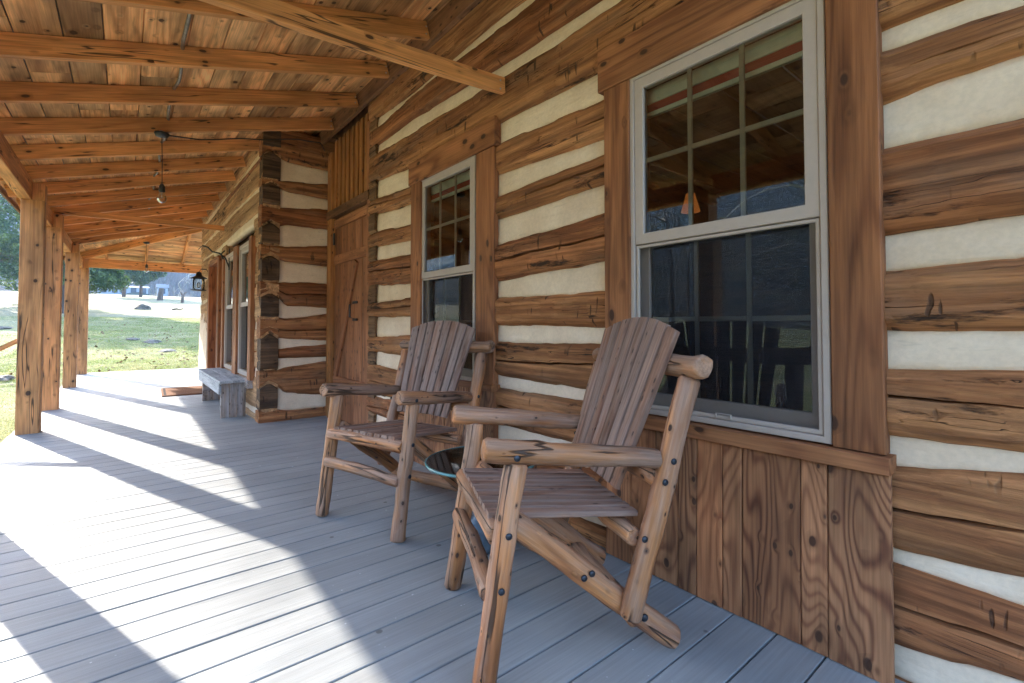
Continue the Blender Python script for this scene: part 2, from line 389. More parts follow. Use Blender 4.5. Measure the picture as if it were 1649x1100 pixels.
# ------------------------------------------------------------------ terrain
GX = [-120, 0, 8, 13, 20, 27, 40, 70, 120, 160, 400]; GZ = [-.6, -.35, -.32, -.24, .35, 1.03, 2.1, 4.3, 7.0, 8.6, 14]
def terr(x, y):      # field rising to the north, hills all round
    z = np.interp(y, GX, GZ)
    s = np.maximum.reduce([y-122, (-x-60)*1.9, x-110, -y-90, np.zeros_like(x)])
    t = np.clip(s/300, 0, 1); z = z+78*t*t*(3-2*t)
    return z, s
def snoise(x, y, sc, seed):
    r = np.random.default_rng(seed); z = 0
    for k in range(9):
        a = r.uniform(0, 6.28); f = sc*r.uniform(.6, 1.9); z = z+np.sin(x*f*math.cos(a)+y*f*math.sin(a)+r.uniform(0, 6.28))
    return z/9
def axis_pts(lo, hi, c, fine, grow):
    a = [c]; s = fine
    while a[-1] < hi: a.append(a[-1]+s); s = min(s*grow, 5)
    b = [c]; s = fine
    while b[-1] > lo: b.append(b[-1]-s); s = min(s*grow, 5)
    return np.array(sorted(set(b[1:]+a)))
xs = axis_pts(-420, 420, 0, .3, 1.03); ys = axis_pts(-400, 430, 16, .3, 1.03)
XX, YY = np.meshgrid(xs, ys, indexing='ij'); ZZ, SS = terr(XX, YY)
ZZ = ZZ+snoise(XX, YY, 1.1, 3)*.05+snoise(XX, YY, .3, 5)*.12*(YY > 14)+np.where(SS > 2, snoise(XX, YY, .9, 8)*1.6+snoise(XX, YY, .05, 4)*6*np.clip(SS/80, 0, 1), 0)
under = (XX > -.9) & (XX < 9) & (YY < 13.8); ZZ = np.where(under, np.minimum(ZZ, -.32), ZZ)
nx, ny = XX.shape
V = np.stack([XX, YY, ZZ], -1).reshape(-1, 3)
I = (np.arange(nx-1)[:, None]*ny+np.arange(ny-1)[None, :]).ravel()
F = np.stack([I, I+ny, I+ny+1, I+1], -1); SF = SS.reshape(-1)[I]
def np_mesh(name, V, F, mat, smooth=False, parent=None, W=None):
    me = bpy.data.meshes.new(name); k = F.shape[1]
    me.vertices.add(len(V)); me.vertices.foreach_set('co', V.astype(np.float32).ravel())
    me.loops.add(F.size); me.loops.foreach_set('vertex_index', F.astype(np.int32).ravel())
    me.polygons.add(len(F)); me.polygons.foreach_set('loop_start', np.arange(0, F.size, k, dtype=np.int32))
    me.polygons.foreach_set('use_smooth', np.full(len(F), smooth)); me.update(calc_edges=True)
    me.materials.append(M[mat] if isinstance(mat, str) else mat)
    return link(bpy.data.objects.new(name, me), W, parent)
def sub(V, F):
    u, inv = np.unique(F, return_inverse=True); return V[u], inv.reshape(F.shape)
def lawn_mat():
    s = NT('winter_lawn'); g = s.n('ShaderNodeNewGeometry').outputs['Position']
    sp = s.n('ShaderNodeSeparateXYZ'); s.put(sp.inputs[0], g)
    a = s.noise(g, .35, 4, .6); b = s.noise(g, 3., 5, .65); c0 = s.noise(g, 40, 3, .7)
    dry = s.math('ADD', s.ramp(sp.outputs[1], 22, 46, .05, .8), s.ramp(a, .38, .62, -.3, .5), clamp=True)
    c = s.mix(dry, (.22, .235, .09), (.37, .32, .20))
    c = s.mix(s.ramp(b, .5, .68, 0, .5), c, (.36, .30, .17))
    c = s.scale_col(c, s.ramp(c0, .3, .7, .7, 1.25))
    return s.finish(c, .9, s.bump(c0, .03), .1)
M['lawn'] = lawn_mat()
def hill_mat():
    s = NT('winter_woods'); g = s.n('ShaderNodeNewGeometry').outputs['Position']
    a = s.noise(g, .08, 5, .65); b = s.noise(s.vmul(g, (1, 1, .35)), 1.1, 5, .7)
    c = s.mix(s.ramp(a, .35, .65), (.085, .065, .05), (.055, .06, .035))
    c = s.scale_col(c, s.ramp(b, .3, .7, .45, 1.6))
    return s.finish(c, .95, None, .05)
M['hill'] = hill_mat()
v, f = sub(V, F[SF <= 0]); tag(np_mesh('lawn', v, f, 'lawn', True), 'sloping winter lawn turning from green to straw yellow behind the porch', kind='structure')
v, f = sub(V, F[SF > 0]); tag(np_mesh('wooded_hill', v, f, 'hill', False), 'blue hazy wooded hill beyond the field', kind='structure')
def gz(x, y):
    z, s = terr(np.array([float(x)]), np.array([float(y)]))
    return float(z[0]+snoise(float(x), float(y), 1.1, 3)*.05+(snoise(float(x), float(y), .3, 5)*.12 if y > 14 else 0))

# ------------------------------------------------------------------ deck
deck = empty('deck', (.4, 6, 0), 'grey composite porch deck', kind='structure')
PITCHB = .1437; y = -1.6; 
while y < 13.66:
    y1 = y+PITCHB-.0055-random.random()*.0015
    if y < 5.5: segs = [(-.83, 1.80)]
    elif y < 10.78: segs = [(-.83, 1.16)]
    else: segs = [(-.83, 3.6), (3.61, 6.2)]
    for a, b in segs:
        if b < 2 and random.random() < .0: pass
        dz = random.uniform(-.0008, .0008)
        box('deck_board', a, b, y, y1, -.026+dz, dz, 'deck', deck, axis='x', bev=.0022)
    y += PITCHB
box('rim_joist', -.815, -.775, -1.6, 13.64, -.27, -.03, 'post', deck)
box('rim_joist', -.77, 6.2, 13.60, 13.64, -.27, -.03, 'post', deck, axis='x')
for xx in (-.3, .3, .9, 1.5): box('joist', xx, xx+.04, -1.6, 5.4 if xx > 1.05 else 13.58, -.25, -.03, 'ledger', deck)

# ------------------------------------------------------------------ log walls
XL = 1.74                # face of the logs of the near cabin
def interp(xs_, ys_, x):
    return float(np.interp(x, xs_, ys_))
def log_piece(y0, y1, topf, botf, mat, parent, face=XL, thick=.17, crack=0., name='log', phase=0., end0=False, end1=False, axis='y', step=.035):
    """hewn log; front face towards -X (axis y) or -Y (axis x)"""
    n = max(2, int((y1-y0)/step)); secs = []
    for i in range(n+1):
        yy = y0+(y1-y0)*i/n
        zt = topf(yy)+mnoise.noise((yy*4+phase, phase, 1))*.009+mnoise.noise((yy*13, phase, 5))*.005+(.007 if mnoise.noise((yy*1.9, phase, 77)) > .12 else 0)
        zb = botf(yy)+mnoise.noise((yy*4+phase, phase, 7))*.009+mnoise.noise((yy*13, phase, 9))*.005-(.007 if mnoise.noise((yy*1.7, phase, 55)) > .12 else 0)
        d = thick+mnoise.noise((yy*1.6, phase, 3))*.008
        h = zt-zb; e = min(.03, h*.2)
        zc = (zt+zb)/2+mnoise.noise((yy*.55, phase*3, 2))*h*.22
        cw = max(0., min(1., (mnoise.noise((yy*.8+phase, 4.4, phase))+crack-.35)*3))
        g = .0085*cw*(.6+.8*abs(mnoise.noise((yy*6, phase, 8))))+.0006; dd = .045*cw+.0006
        wv = mnoise.noise((yy*2.1, phase, 11))*.006
        prof = [(0, zb+.01), (d-.05, zb-.004), (d-.022, zb+e*.25), (d+wv, zb+e), (d+.004, (zb+zc)/2), (d, zc-g), (d-dd, zc), (d, zc+g), (d+.002, (zt+zc)/2), (d-wv*.5, zt-e), (d-.024, zt-e*.2), (d-.05, zt+.004), (0, zt-.01)]
        # adze facets: shallow scoops across the face
        prof = [(q[0]+(.0045*mnoise.cell((yy*8.3+phase, q[1]*9, phase))+.006*mnoise.noise((yy*7, q[1]*14, phase)) if 2 < k_ < 10 and k_ != 6 else 0), q[1]) for k_, q in enumerate(prof)]
        if axis == 'y': secs.append([(yy-y0, dd_-thick, z) for dd_, z in prof])     # local Y = out of the wall
        else: secs.append([(yy-y0, dd_-thick, z) for dd_, z in prof])
    v, f = sweep(secs)
    if axis == 'y': W = Matrix(((0, -1, 0, face), (1, 0, 0, y0), (0, 0, 1, 0), (0, 0, 0, 1)))
    else: W = Matrix(((1, 0, 0, y0), (0, -1, 0, face), (0, 0, 1, 0), (0, 0, 0, 1)))
    o = mesh(name, v, f, mat, True, W, parent)
    sh = o.data
    sh.set_sharp_from_angle(angle=R(38))
    return o
def chink_piece(y0, y1, topf, botf, parent, face=XL, rec=.032, axis='y', phase=0.):
    n = max(2, int((y1-y0)/.06)); v = []; f = []; K = 5
    for i in range(n+1):
        yy = y0+(y1-y0)*i/n; zt = topf(yy)+.014; zb = botf(yy)-.014
        for k in range(K+1):
            t = k/K; z = zb+(zt-zb)*t
            d = -rec+mnoise.noise((yy*3+phase, z*5, 2))*.006+mnoise.noise((yy*11, z*16, phase))*.0025+(.006 if 0 < k < K else -.004)-.010*t
            v.append((yy-y0, d, z))
    for i in range(n):
        for k in range(K): a = i*(K+1)+k; f.append((a, a+K+1, a+K+2, a+1))
    # closed back
    nb = len(v); v += [(p[0], -rec-.09, p[2]) for p in v]; 
    for i in range(n):
        for k in range(K): a = nb+i*(K+1)+k; f.append((a, a+1, a+K+2, a+K+1))
    for i in range(n):
        a = i*(K+1); f.append((a, nb+a, nb+a+K+1, a+K+1)); a += K; f.append((a, a+K+1, nb+a+K+1, nb+a))
    for k in range(K):
        f.append((k, k+1, nb+k+1, nb+k)); a = n*(K+1)+k; f.append((a, nb+a, nb+a+1, a+1))
    if axis == 'y': W = Matrix(((0, -1, 0, face), (1, 0, 0, y0), (0, 0, 1, 0), (0, 0, 0, 1)))
    else: W = Matrix(((1, 0, 0, y0), (0, -1, 0, face), (0, 0, 1, 0), (0, 0, 0, 1)))
    return mesh('chinking', v, f, 'chink', True, W, parent)

KL = XL/1.665
def sy(v_): return v_*KL
def szz(v_): return EYE+(v_-EYE)*KL
YS = [sy(a) for a in (.09, .38, 1.41, 2.21, 3.32, 3.95)]
# (top,bottom) of every log at the six columns, nearest first
LOGS = [
 ([3.40]*6, [2.80, 2.80, 2.83, 2.85, 2.825, 2.855]),
 ([2.74, 2.76, 2.785, 2.79, 2.80, 2.765], [2.54, 2.55, 2.545, 2.56, 2.63, 2.615]),
 ([2.47, 2.47, 2.475, 2.48, 2.512, 2.538], [2.215, 2.215, 2.214, 2.228, 2.251, 2.308]),
 ([2.07, 2.07, 2.073, 2.099, 2.106, 2.143], [1.888, 1.889, 1.887, 1.922, 1.967, 2.007]),
 ([1.813, 1.829, 1.816, 1.794, 1.809, 1.849], [1.697, 1.681, 1.679, 1.658, 1.684, 1.719]),
 ([1.538, 1.534, 1.539, 1.498, 1.584, 1.600], [1.301, 1.287, 1.321, 1.291, 1.352, 1.384]),
 ([1.198, 1.189, 1.179, 1.196, 1.243, 1.228], [1.018, 1.012, 1.022, 1.037, 1.096, 1.105]),
 ([.922, .905, .949, .933, .950, .934], [.724, .717, .727, .742, .786, .801]),
 ([.678, .632, .666, .671, .673, .689], [.423, .396, .468, .460, .440, .435]),
 ([.358, .370, .357, .367, .426, .414], [.176, .136, .154, .186, .25, .261]),
 ([.06, .049, .127, .079, .19, .193], [-.25]*6)]
cabin = empty('log_cabin', (XL, 1.4, 0), 'near log cabin wall of brown hewn logs and cream chinking with two windows', 'log cabin')
WALL0, WALL1 = -1.7, sy(4.09)
def S(yv, zv, X): k = X/1.694; return yv*k, EYE+(zv-EYE)*k
XT = 1.715
OA = (S(.548, 0, XT)[0]-.04, S(1.272, 0, XT)[0]+.03); OB = (S(2.456, 0, XT)[0]-.03, S(3.193, 0, XT)[0]+.03)   # openings
spans = [(WALL0, OA[0]), (OA[1], OB[0]), (OB[1], WALL1)]
def mkf(vals):
    zz = [szz(a) for a in vals]; return lambda yy: interp(YS, zz, yy)
tops = [mkf(a) for a, b in LOGS]; bots = [mkf(b) for a, b in LOGS]
CR = [.1, .2, .3, .6, .5, .75, .55, .8, .65, .7, .3]
for i in range(len(LOGS)):
    full = i < 3 or i > 8
    for (a, b) in ([(WALL0, WALL1)] if full else spans):
        log_piece(a, b, tops[i], bots[i], 'log' if i % 4 != 1 else 'log2', cabin, crack=CR[i], phase=i*3.7)
for i in range(len(LOGS)-1):
    full = i < 2 or i > 8
    for k, (a, b) in enumerate([(WALL0, WALL1-.14)] if full else spans):
        if not full and k == 2: b = WALL1-.14
        chink_piece(a, b, bots[i], tops[i+1], cabin, phase=i*5.1)
    # end of the cross-wall log that shows in each gap at the corner
    zb, zt = tops[i+1](4.2)-.02, bots[i](4.2)+.02
    log_piece(WALL1-.15, WALL1-.004, lambda q: zt, lambda q: zb, 'notch', cabin, face=XL+.008, name='log_end', phase=i*2.2+40, step=.03)

# ---- window trim, sill, apron
tf = empty  # (kept short)
def tb(name, y0, y1, z0, z1, X, t, mat='trim', vert=True, **k):
    (a, c), (b, d) = S(y0, z0, XT), S(y1, z1, XT)
    return box(name, X, X+t, min(a, b), max(a, b), c, d, mat, cabin, axis='z' if vert else 'y', **k)
tb('trim_board', 1.275, 1.415, .640, 2.108, XT, .05, nseg=12, wob=.002)
tb('trim_board', .389, .521, .658, 2.108, XT, .05, nseg=12, wob=.002)
tb('header_board', .35, 1.445, 2.112, 2.308, XT-.006, .055, vert=False, nseg=10, wob=.002)
tb('sill_board', .376, 1.42, .605, .653, XT-.028, .10, vert=False, nseg=8, wob=.002)
# apron planks, leaning out towards the floor
edges = [1.405, 1.270, 1.150, 1.045, .968, .868, .798, .612, .536, .378]
for i in range(len(edges)-1):
    a, b = edges[i]*XT/1.694-.001, edges[i+1]*XT/1.694+.0015
    dx = random.uniform(-.003, .004)
    board('apron_plank', (XT-.012+dx+.006, (a+b)/2, 0.004), (XT+.010+dx, (a+b)/2, .602), a-b, .022, 'apron', cabin, up=(1, 0, 0), nseg=8, wob=.0015)
# small window trim
tb('trim_board', 3.190, 3.345, .10, 2.118, XT+.01, .04, nseg=12, wob=.002)
tb('trim_board', 2.272, 2.460, .10, 2.112, XT+.01, .04, nseg=12, wob=.002)
tb('header_board', 2.255, 3.372, 2.116, 2.292, XT+.002, .05, vert=False, nseg=10, wob=.002)
tb('sill_board', 2.262, 3.350, .635, .675, XT-.015, .085, vert=False, nseg=8, wob=.002)
e2 = [3.345, 3.20, 3.06, 2.95, 2.80, 2.68, 2.53, 2.42, 2.272]
for i in range(len(e2)-1):
    a, b = e2[i]*XT/1.694-.001, e2[i+1]*XT/1.694+.0015
    board('apron_plank', (XT+.0, (a+b)/2, .004), (XT+.004, (a+b)/2, .632), a-b, .02, 'apron', cabin, up=(1, 0, 0), nseg=6, wob=.0015)

def ring(name, y0, y1, z0, z1, wl, wr, wt, wb, x0, x1, mat, parent):
    """rectangular frame in the wall plane as one mesh (front face at x0)"""
    o = [(y0, z0), (y1, z0), (y1, z1), (y0, z1)]; i_ = [(y0+wl, z0+wb), (y1-wr, z0+wb), (y1-wr, z1-wt), (y0+wl, z1-wt)]
    bv = .0025
    ob = [(y0+bv, z0+bv), (y1-bv, z0+bv), (y1-bv, z1-bv), (y0+bv, z1-bv)]
    ib = [(i_[0][0]-bv, i_[0][1]-bv), (i_[1][0]+bv, i_[1][1]-bv), (i_[2][0]+bv, i_[2][1]+bv), (i_[3][0]-bv, i_[3][1]+bv)]
    L = [(x1, o), (x0+bv, o), (x0, ob), (x0, ib), (x0+bv, i_), (x1, i_)]
    v = []; f = []
    for x, q in L:
        for a, b in q: v.append((x, a, b))
    for l in range(6):
        for j in range(4):
            k = (j+1) % 4; l2 = (l+1) % 6
            f.append((l*4+j, l*4+k, l2*4+k, l2*4+j))
    return mesh(name, v, f, mat, False, None, parent)
def window(yr, yl, label, nlab, Xf, parent, zt=2.111, zb=.662, zm=1.376, face=1.694):
    """yr = near side, yl = far side"""
    k = Xf/face
    def s(yv, zv): return yv*k, EYE+(zv-EYE)*k
    y0, z0 = s(yr, zb); y1, z1 = s(yl, zt); _, zM = s(0, zm)
    wroot = ring('window', y0, y1, z0, z1, .022, .022, .016, .022, Xf, Xf+.09, 'frame', parent)
    tag(wroot, label)
    a0, a1 = y0+.023, y1-.023
    us = ring('upper_sash', a0, a1, zM, z1-.017, .044, .044, .046, .046, Xf+.006, Xf+.04, 'frame', wroot)
    g0, g1, h0, h1 = a0+.044, a1-.044, zM+.046, z1-.063
    mesh('pane', [(Xf+.020, g0-.004, h0-.004), (Xf+.020, g1+.004, h0-.004), (Xf+.020, g1+.004, h1+.004), (Xf+.020, g0-.004, h1+.004)], [(0, 3, 2, 1)], 'glass', False, None, wroot)
    for i in (1, 2): box('muntin', Xf+.024, Xf+.034, g0+(g1-g0)*i/3-.010, g0+(g1-g0)*i/3+.010, h0-.003, h1+.003, 'muntin', wroot, axis='z', bev=.002)
    for i in range(3): 
        q0 = g0+(g1-g0)*i/3+.0105*(i > 0); q1 = g0+(g1-g0)*(i+1)/3-.0105*(i < 2)
        box('muntin', Xf+.024, Xf+.034, q0, q1, (h0+h1)/2-.010, (h0+h1)/2+.010, 'muntin', wroot, bev=.002)
    # lower sash sits further in, screen in front
    ls = ring('lower_sash', a0, a1, z0+.024, zM+.03, .046, .046, .04, .060, Xf+.045, Xf+.075, 'frame', wroot)
    k0, k1, m0, m1 = a0+.046, a1-.046, z0+.084, zM-.010
    mesh('pane', [(Xf+.058, k0-.004, m0-.004), (Xf+.058, k1+.004, m0-.004), (Xf+.058, k1+.004, m1+.004), (Xf+.058, k0-.004, m1+.004)], [(0, 3, 2, 1)], 'glass', False, None, wroot)
    for i in (1, 2): box('muntin', Xf+.062, Xf+.070, k0+(k1-k0)*i/3-.010, k0+(k1-k0)*i/3+.010, m0-.003, m1+.003, 'muntin', wroot, axis='z', bev=.002)
    for i in range(3):
        q0 = k0+(k1-k0)*i/3+.0105*(i > 0); q1 = k0+(k1-k0)*(i+1)/3-.0105*(i < 2)
        box('muntin', Xf+.062, Xf+.070, q0, q1, (m0+m1)/2-.010, (m0+m1)/2+.010, 'muntin', wroot, bev=.002)
    sf = ring('screen_frame', a0+.002, a1-.002, z0+.023, zM-.004, .014, .014, .012, .016, Xf+.010, Xf+.022, 'frame', wroot)
    mesh('insect_screen', [(Xf+.018, a0+.014, z0+.037), (Xf+.018, a1-.014, z0+.037), (Xf+.018, a1-.014, zM-.014), (Xf+.018, a0+.014, zM-.014)], [(0, 3, 2, 1)], 'screen', False, None, wroot)
    ym = (a0+a1)/2-.03
    ring('screen_latch', ym-.03, ym+.03, z0+.026, z0+.046, .004, .004, .003, .003, Xf+.004, Xf+.0095, 'frame', wroot)
    # rolled blind inside
    zc = h1
    b = box('window_blind', Xf+.082, Xf+.10, g0-.03, g1+.03, zc-.045, zc+.02, 'blind', wroot, bev=.002)
    box('blind_band', Xf+.083, Xf+.098, g0-.03, g1+.03, zc-.082, zc-.047, 'red', wroot, bev=.002)
    box('blind_rail', Xf+.080, Xf+.10, g0-.03, g1+.03, zc-.104, zc-.083, 'blind', wroot, bev=.003)
    return wroot
XF = XT+.010
window(.523, 1.272, 'large double-hung window with beige frame, nearer of the two', '', XF, cabin)
window(2.458, 3.192, 'narrow-looking double-hung window farther along the wall', '', XF+.008, cabin, zt=2.118, face=1.694)
# room behind the windows
room = empty('cabin_room', (3.6, 2.2, 0), 'dim interior room seen through the cabin windows', kind='structure')
ins = XL+.175
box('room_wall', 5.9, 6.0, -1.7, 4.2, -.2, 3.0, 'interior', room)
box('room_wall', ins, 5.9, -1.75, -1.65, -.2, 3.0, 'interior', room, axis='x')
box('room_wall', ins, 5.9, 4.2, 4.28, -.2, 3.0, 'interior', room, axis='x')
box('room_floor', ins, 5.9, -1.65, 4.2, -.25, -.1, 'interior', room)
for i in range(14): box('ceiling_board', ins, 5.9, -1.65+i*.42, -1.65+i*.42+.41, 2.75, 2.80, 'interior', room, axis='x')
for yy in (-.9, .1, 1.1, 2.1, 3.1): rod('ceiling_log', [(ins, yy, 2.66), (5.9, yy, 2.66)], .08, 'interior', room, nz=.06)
lamp = empty('floor_lamp', (2.75, 1.60, -.1), 'small lit lamp with a flared amber shade, seen through the large window', 'lamp')
LW = T((2.75, 1.60, 1.745))
lathe('lamp_shade', [(.026, .115), (.058, .0)], 'lampglow', LW, lamp, 24)
lathe('bulb', [(0, .03), (.014, .045), (.018, .07), (.0, .10)], 'lampcore', LW, lamp, 10)
rod('lamp_pole', [(2.75, 1.60, -.06), (2.75, 1.60, 1.77)], .012, 'urn', lamp, sides=8, seg=4)
lathe('lamp_foot', [(.14, -.10), (.14, -.085), (.02, -.06)], 'urn', T((2.75, 1.60, 0)), lamp, 20)

# ---- door between the cabins (belongs to the near cabin)
XD = 1.80
cabin_door = empty('plank_door', (XD, 4.99, 0), 'tall reddish plank door with diagonal brace between the two cabins', 'door')
yA, yB = WALL1+.01, 5.66           # near, far
box('jamb', XD-.035, XD+.05, yA, yA+.09, 0.003, 2.98, 'door', cabin_door, axis='z')
box('jamb', XD-.035, XD+.05, 5.385, 5.475, 0.003, 2.98, 'doortop', cabin_door, axis='z')
box('jamb', XD-.02, XD+.05, 5.477, 5.562, 0.003, 2.98, 'doortop', cabin_door, axis='z')
lw = (5.380-yA-.095)/5
for i in range(5):
    a = yA+.093+i*lw
    box('door_plank', XD+.005+random.uniform(0, .004), XD+.03, a+.002, a+lw-.002, .02, 2.215, 'door', cabin_door, axis='z', nseg=6, wob=.001)
for z0_, z1_ in ((1.70, 1.80), (.39, .475), (2.10, 2.19)):
    box('door_rail', XD-.018, XD+.003, yA+.13, 5.335, z0_, z1_, 'door', cabin_door)
board('door_brace', (XD-.008, 5.28, .49), (XD-.008, 4.70, 1.68), .085, .022, 'door', cabin_door, up=(1, 0, 0))
box('door_header', XD-.045, XD+.03, yA+.03, 5.52, 2.225, 2.315, 'ledger', cabin_door)
for i in range(8):
    a = yA+.093+i*(5.380-yA-.093)/8
    w_ = (5.380-yA-.093)/8
    box('gable_plank', XD+.012, XD+.03, a+.001, a+w_-.001, 2.32, 3.10, 'doortop', cabin_door, axis='z')
    if i < 8: box('batten', XD-.006, XD+.011, a+w_*.5, a+w_*.5+.06, 2.32, 3.10, 'doortop', cabin_door, axis='z')
hd = rod('door_handle', [(XD-.02, 4.72, 1.10), (XD-.06, 4.72, 1.11), (XD-.062, 4.72, 1.24), (XD-.02, 4.72, 1.25)], .010, 'black', cabin_door, sides=8, seg=18)
box('latch_plate', XD-.012, XD-.004, 4.66, 4.78, 1.075, 1.10, 'black', cabin_door); box('latch_plate', XD-.012, XD-.004, 4.66, 4.78, 1.25, 1.275, 'black', cabin_door)
box('hinge', XD-.03, XD-.017, 5.30, 5.34, 1.92, 2.05, 'black', cabin_door, axis='z')
box('blocking', 1.70, 1.95, 5.45, 5.92, 3.16, 3.5, 'ledger', cabin_door)
box('threshold', XD-.03, XD+.05, yA, 5.48, -.02, .018, 'ledger', cabin_door)
box('backing_panel', XD+.06, XD+.09, yA-.3, 5.7, -.1, 3.4, 'ledger', cabin_door, axis='z')

# ------------------------------------------------------------------ far cabin
YW = 5.57; XW = 1.11; YE = 10.86
far = empty('far_log_cabin', (XW, 8.2, 0), 'farther log cabin with notched corner, double window and open doorway beside the bench', 'log cabin')
# facing wall (faces the camera, logs run along x)
FN = [(2.92+.25, 2.92), (2.60, 2.59), (2.32, 2.15), (1.90, 1.80), (1.50, 1.40), (1.11, .95), None, (.55, .43), (.13, -.02)]
FL = [((3.2, 2.856), (3.2, 2.826)), ((2.615, 2.535), (2.670, 2.484)), ((2.328, 2.12), (2.371, 2.147)), ((1.897, 1.754), (1.948, 1.710)), ((1.507, 1.273), (1.509, 1.236)),
      ((1.098, .916), (1.169, .860)), ((.774, .671), (.810, .668)), ((.577, .356), (.618, .236)), ((.11, -.05), (.103, -.05))]
ftop, fbot = [], []
for nn, (l, r) in zip(FN, FL):
    if nn is None: X_ = [1.285, 1.31, 1.78]; t_ = [l[0], l[0], r[0]]; b_ = [l[1], l[1], r[1]]
    else:
        X_ = [XW, 1.19, 1.275, 1.355, 1.78]; t_ = [nn[0], nn[0], nn[0], min(l[0], (l[0]+r[0])/2), r[0]]; b_ = [nn[1]-.06, nn[1], nn[1]-.05, (l[1]+r[1])/2, r[1]]
    ftop.append((lambda X_, t_: lambda q: interp(X_, t_, q))(X_, t_)); fbot.append((lambda X_, b_: lambda q: interp(X_, b_, q))(X_, b_))
for i in range(9):
    x0 = 1.285 if FN[i] is None else XW-.012
    log_piece(x0, 1.86, ftop[i], fbot[i], 'log2' if i in (2, 4, 6) else 'log', far, face=YW, crack=.7 if i in (4, 5, 7) else .2, phase=60+i*4.1, axis='x', step=.03)
for i in range(8):
    chink_piece(1.27, 1.86, fbot[i], ftop[i+1], far, face=YW, axis='x', phase=i*3.3+9)
# wall along the porch (faces -X); its log ends show at the corner
WB = [(3.30, 2.94), (2.92, 2.60), (2.59, 2.32), (2.15, 1.90), (1.80, 1.50), (1.40, 1.11), (.95, .55), (.43, .13)]
WL_T = [3.4, 2.905, 2.54, 2.235, 1.85, 1.46, 1.02, .50, .09]; WL_B = [2.92, 2.56, 2.255, 1.87, 1.50, 1.05, .53, .12, -.25]
for i, (t_, b_) in enumerate(WB):
    log_piece(XW-.006, 1.278, (lambda a: lambda q: a-.055*abs(q-1.19)/.085)(t_), (lambda a: lambda q: a)(b_), 'logend', far, face=YW-.012, name='log_end', phase=90+i, axis='x', step=.03)
WO = (5.99, 7.93); WD = (8.34, 9.30)     # window pair opening, doorway
wspans = [(YW+.004, WO[0]), (WO[1], WD[0]), (WD[1], YE)]
for i in range(9):
    tf_ = (lambda a, i: lambda q: a+.02*math.sin(q*1.7+i))(WL_T[i], i); bf_ = (lambda a, i: lambda q: a+.02*math.sin(q*1.5+i*2))(WL_B[i], i)
    hi = WL_B[i] > 2.02; lo = WL_T[i] < .42
    if hi: sp_ = [(YW+.004, YE)]
    elif i == 2: sp_ = [(YW+.004, YE)]
    elif lo: sp_ = [(YW+.004, WD[0]), (WD[1], YE)]
    elif i == 7: sp_ = [(YW+.004, WD[0]), (WD[1], YE)]
    else: sp_ = wspans
    for a, b in sp_: log_piece(a, b, tf_, (lambda q: max(bf_(q), 2.03)) if i == 2 else (lambda q: min(bf_(q), 9)), 'loglight', far, face=XW, thick=.17, crack=.5, phase=120+i*6.3, step=.07)
for i in range(8):
    a_ = WL_B[i]+.01; b_ = WL_T[i+1]-.01
    hi = WL_B[i] > 2.02
    sp_ = [(YW+.19, YE-.01)] if hi else ([(YW+.19, WD[0]), (WD[1], YE-.01)] if WL_B[i] < .3 else [(YW+.19, WO[0]), (WO[1], WD[0]), (WD[1], YE-.01)])
    for a, b in sp_: chink_piece(a, b, (lambda q: a_+.03), (lambda q: b_-.03), far, face=XW, rec=.012, phase=i)
box('gable_infill', XW+.1, XW+.14, YW+.2, YE, 3.2, 3.3, 'ledger', far)
# end wall beyond and top plates
for i in range(9): log_piece(XW+.01, 3.2, (lambda a: lambda q: a)(WL_T[i]-.15 if i else 3.3), (lambda a: lambda q: a)(WL_B[i]-.1), 'loglight', far, face=YE-.17+.0, thick=.0+.16, phase=200+i, axis='x', step=.2)
# added lime mortar patch, shaped to stand for the sunlit wedge at far corner
pt = lambda q: 1.25-.02*math.sin(q*9)-.55*max(0, min(1, (10.2-q)/.7)); chink_piece(9.46, YE-.02, pt, lambda q: .06, far, face=XW-.045, rec=.03, phase=77)
box('plate_log', XW+.2, 1.70, YW+.19, YW+.33, 3.0, 3.38, 'ledger', far)
# trim strip up on the wall
box('trim_strip', XW-.020, XW-.004, YW+.05, 7.85, 2.805, 2.835, 'trim', far)
# double window
for (a, b) in ((5.90, 6.05), (6.78, 7.05), (7.86, 7.98)):
    box('trim_board', XW-.045, XW+.06, a, b, .42, 2.03, 'trim', far, axis='z')
box('sill_board', XW-.06, XW+.06, 5.92, 7.98, .33, .415, 'bench', far)
def window2(y0, y1, lab):
    z0, z1, zM = .44, 2.02, 1.26
    r = ring('window', y0, y1, z0, z1, .05, .05, .05, .05, XW-.02, XW+.06, 'frame', far); tag(r, lab)
    ring('upper_sash', y0+.051, y1-.051, zM, z1-.051, .05, .05, .05, .05, XW-.008, XW+.03, 'frame', r)
    mesh('pane', [(XW+.01, y0+.09, zM+.04), (XW+.01, y1-.09, zM+.04), (XW+.01, y1-.09, z1-.09), (XW+.01, y0+.09, z1-.09)], [(0, 3, 2, 1)], 'glass', False, None, r)
    mesh('insect_screen', [(XW+.005, y0+.055, z0+.055), (XW+.005, y1-.055, z0+.055), (XW+.005, y1-.055, zM-.002), (XW+.005, y0+.055, zM-.002)], [(0, 3, 2, 1)], 'screen', False, None, r)
    box('curtain', XW+.09, XW+.10, y0+.03, y1-.03, z0, z1, 'curtain', r, axis='z')
window2(6.055, 6.775, 'nearer window of the pair'); window2(7.055, 7.855, 'farther window of the pair')
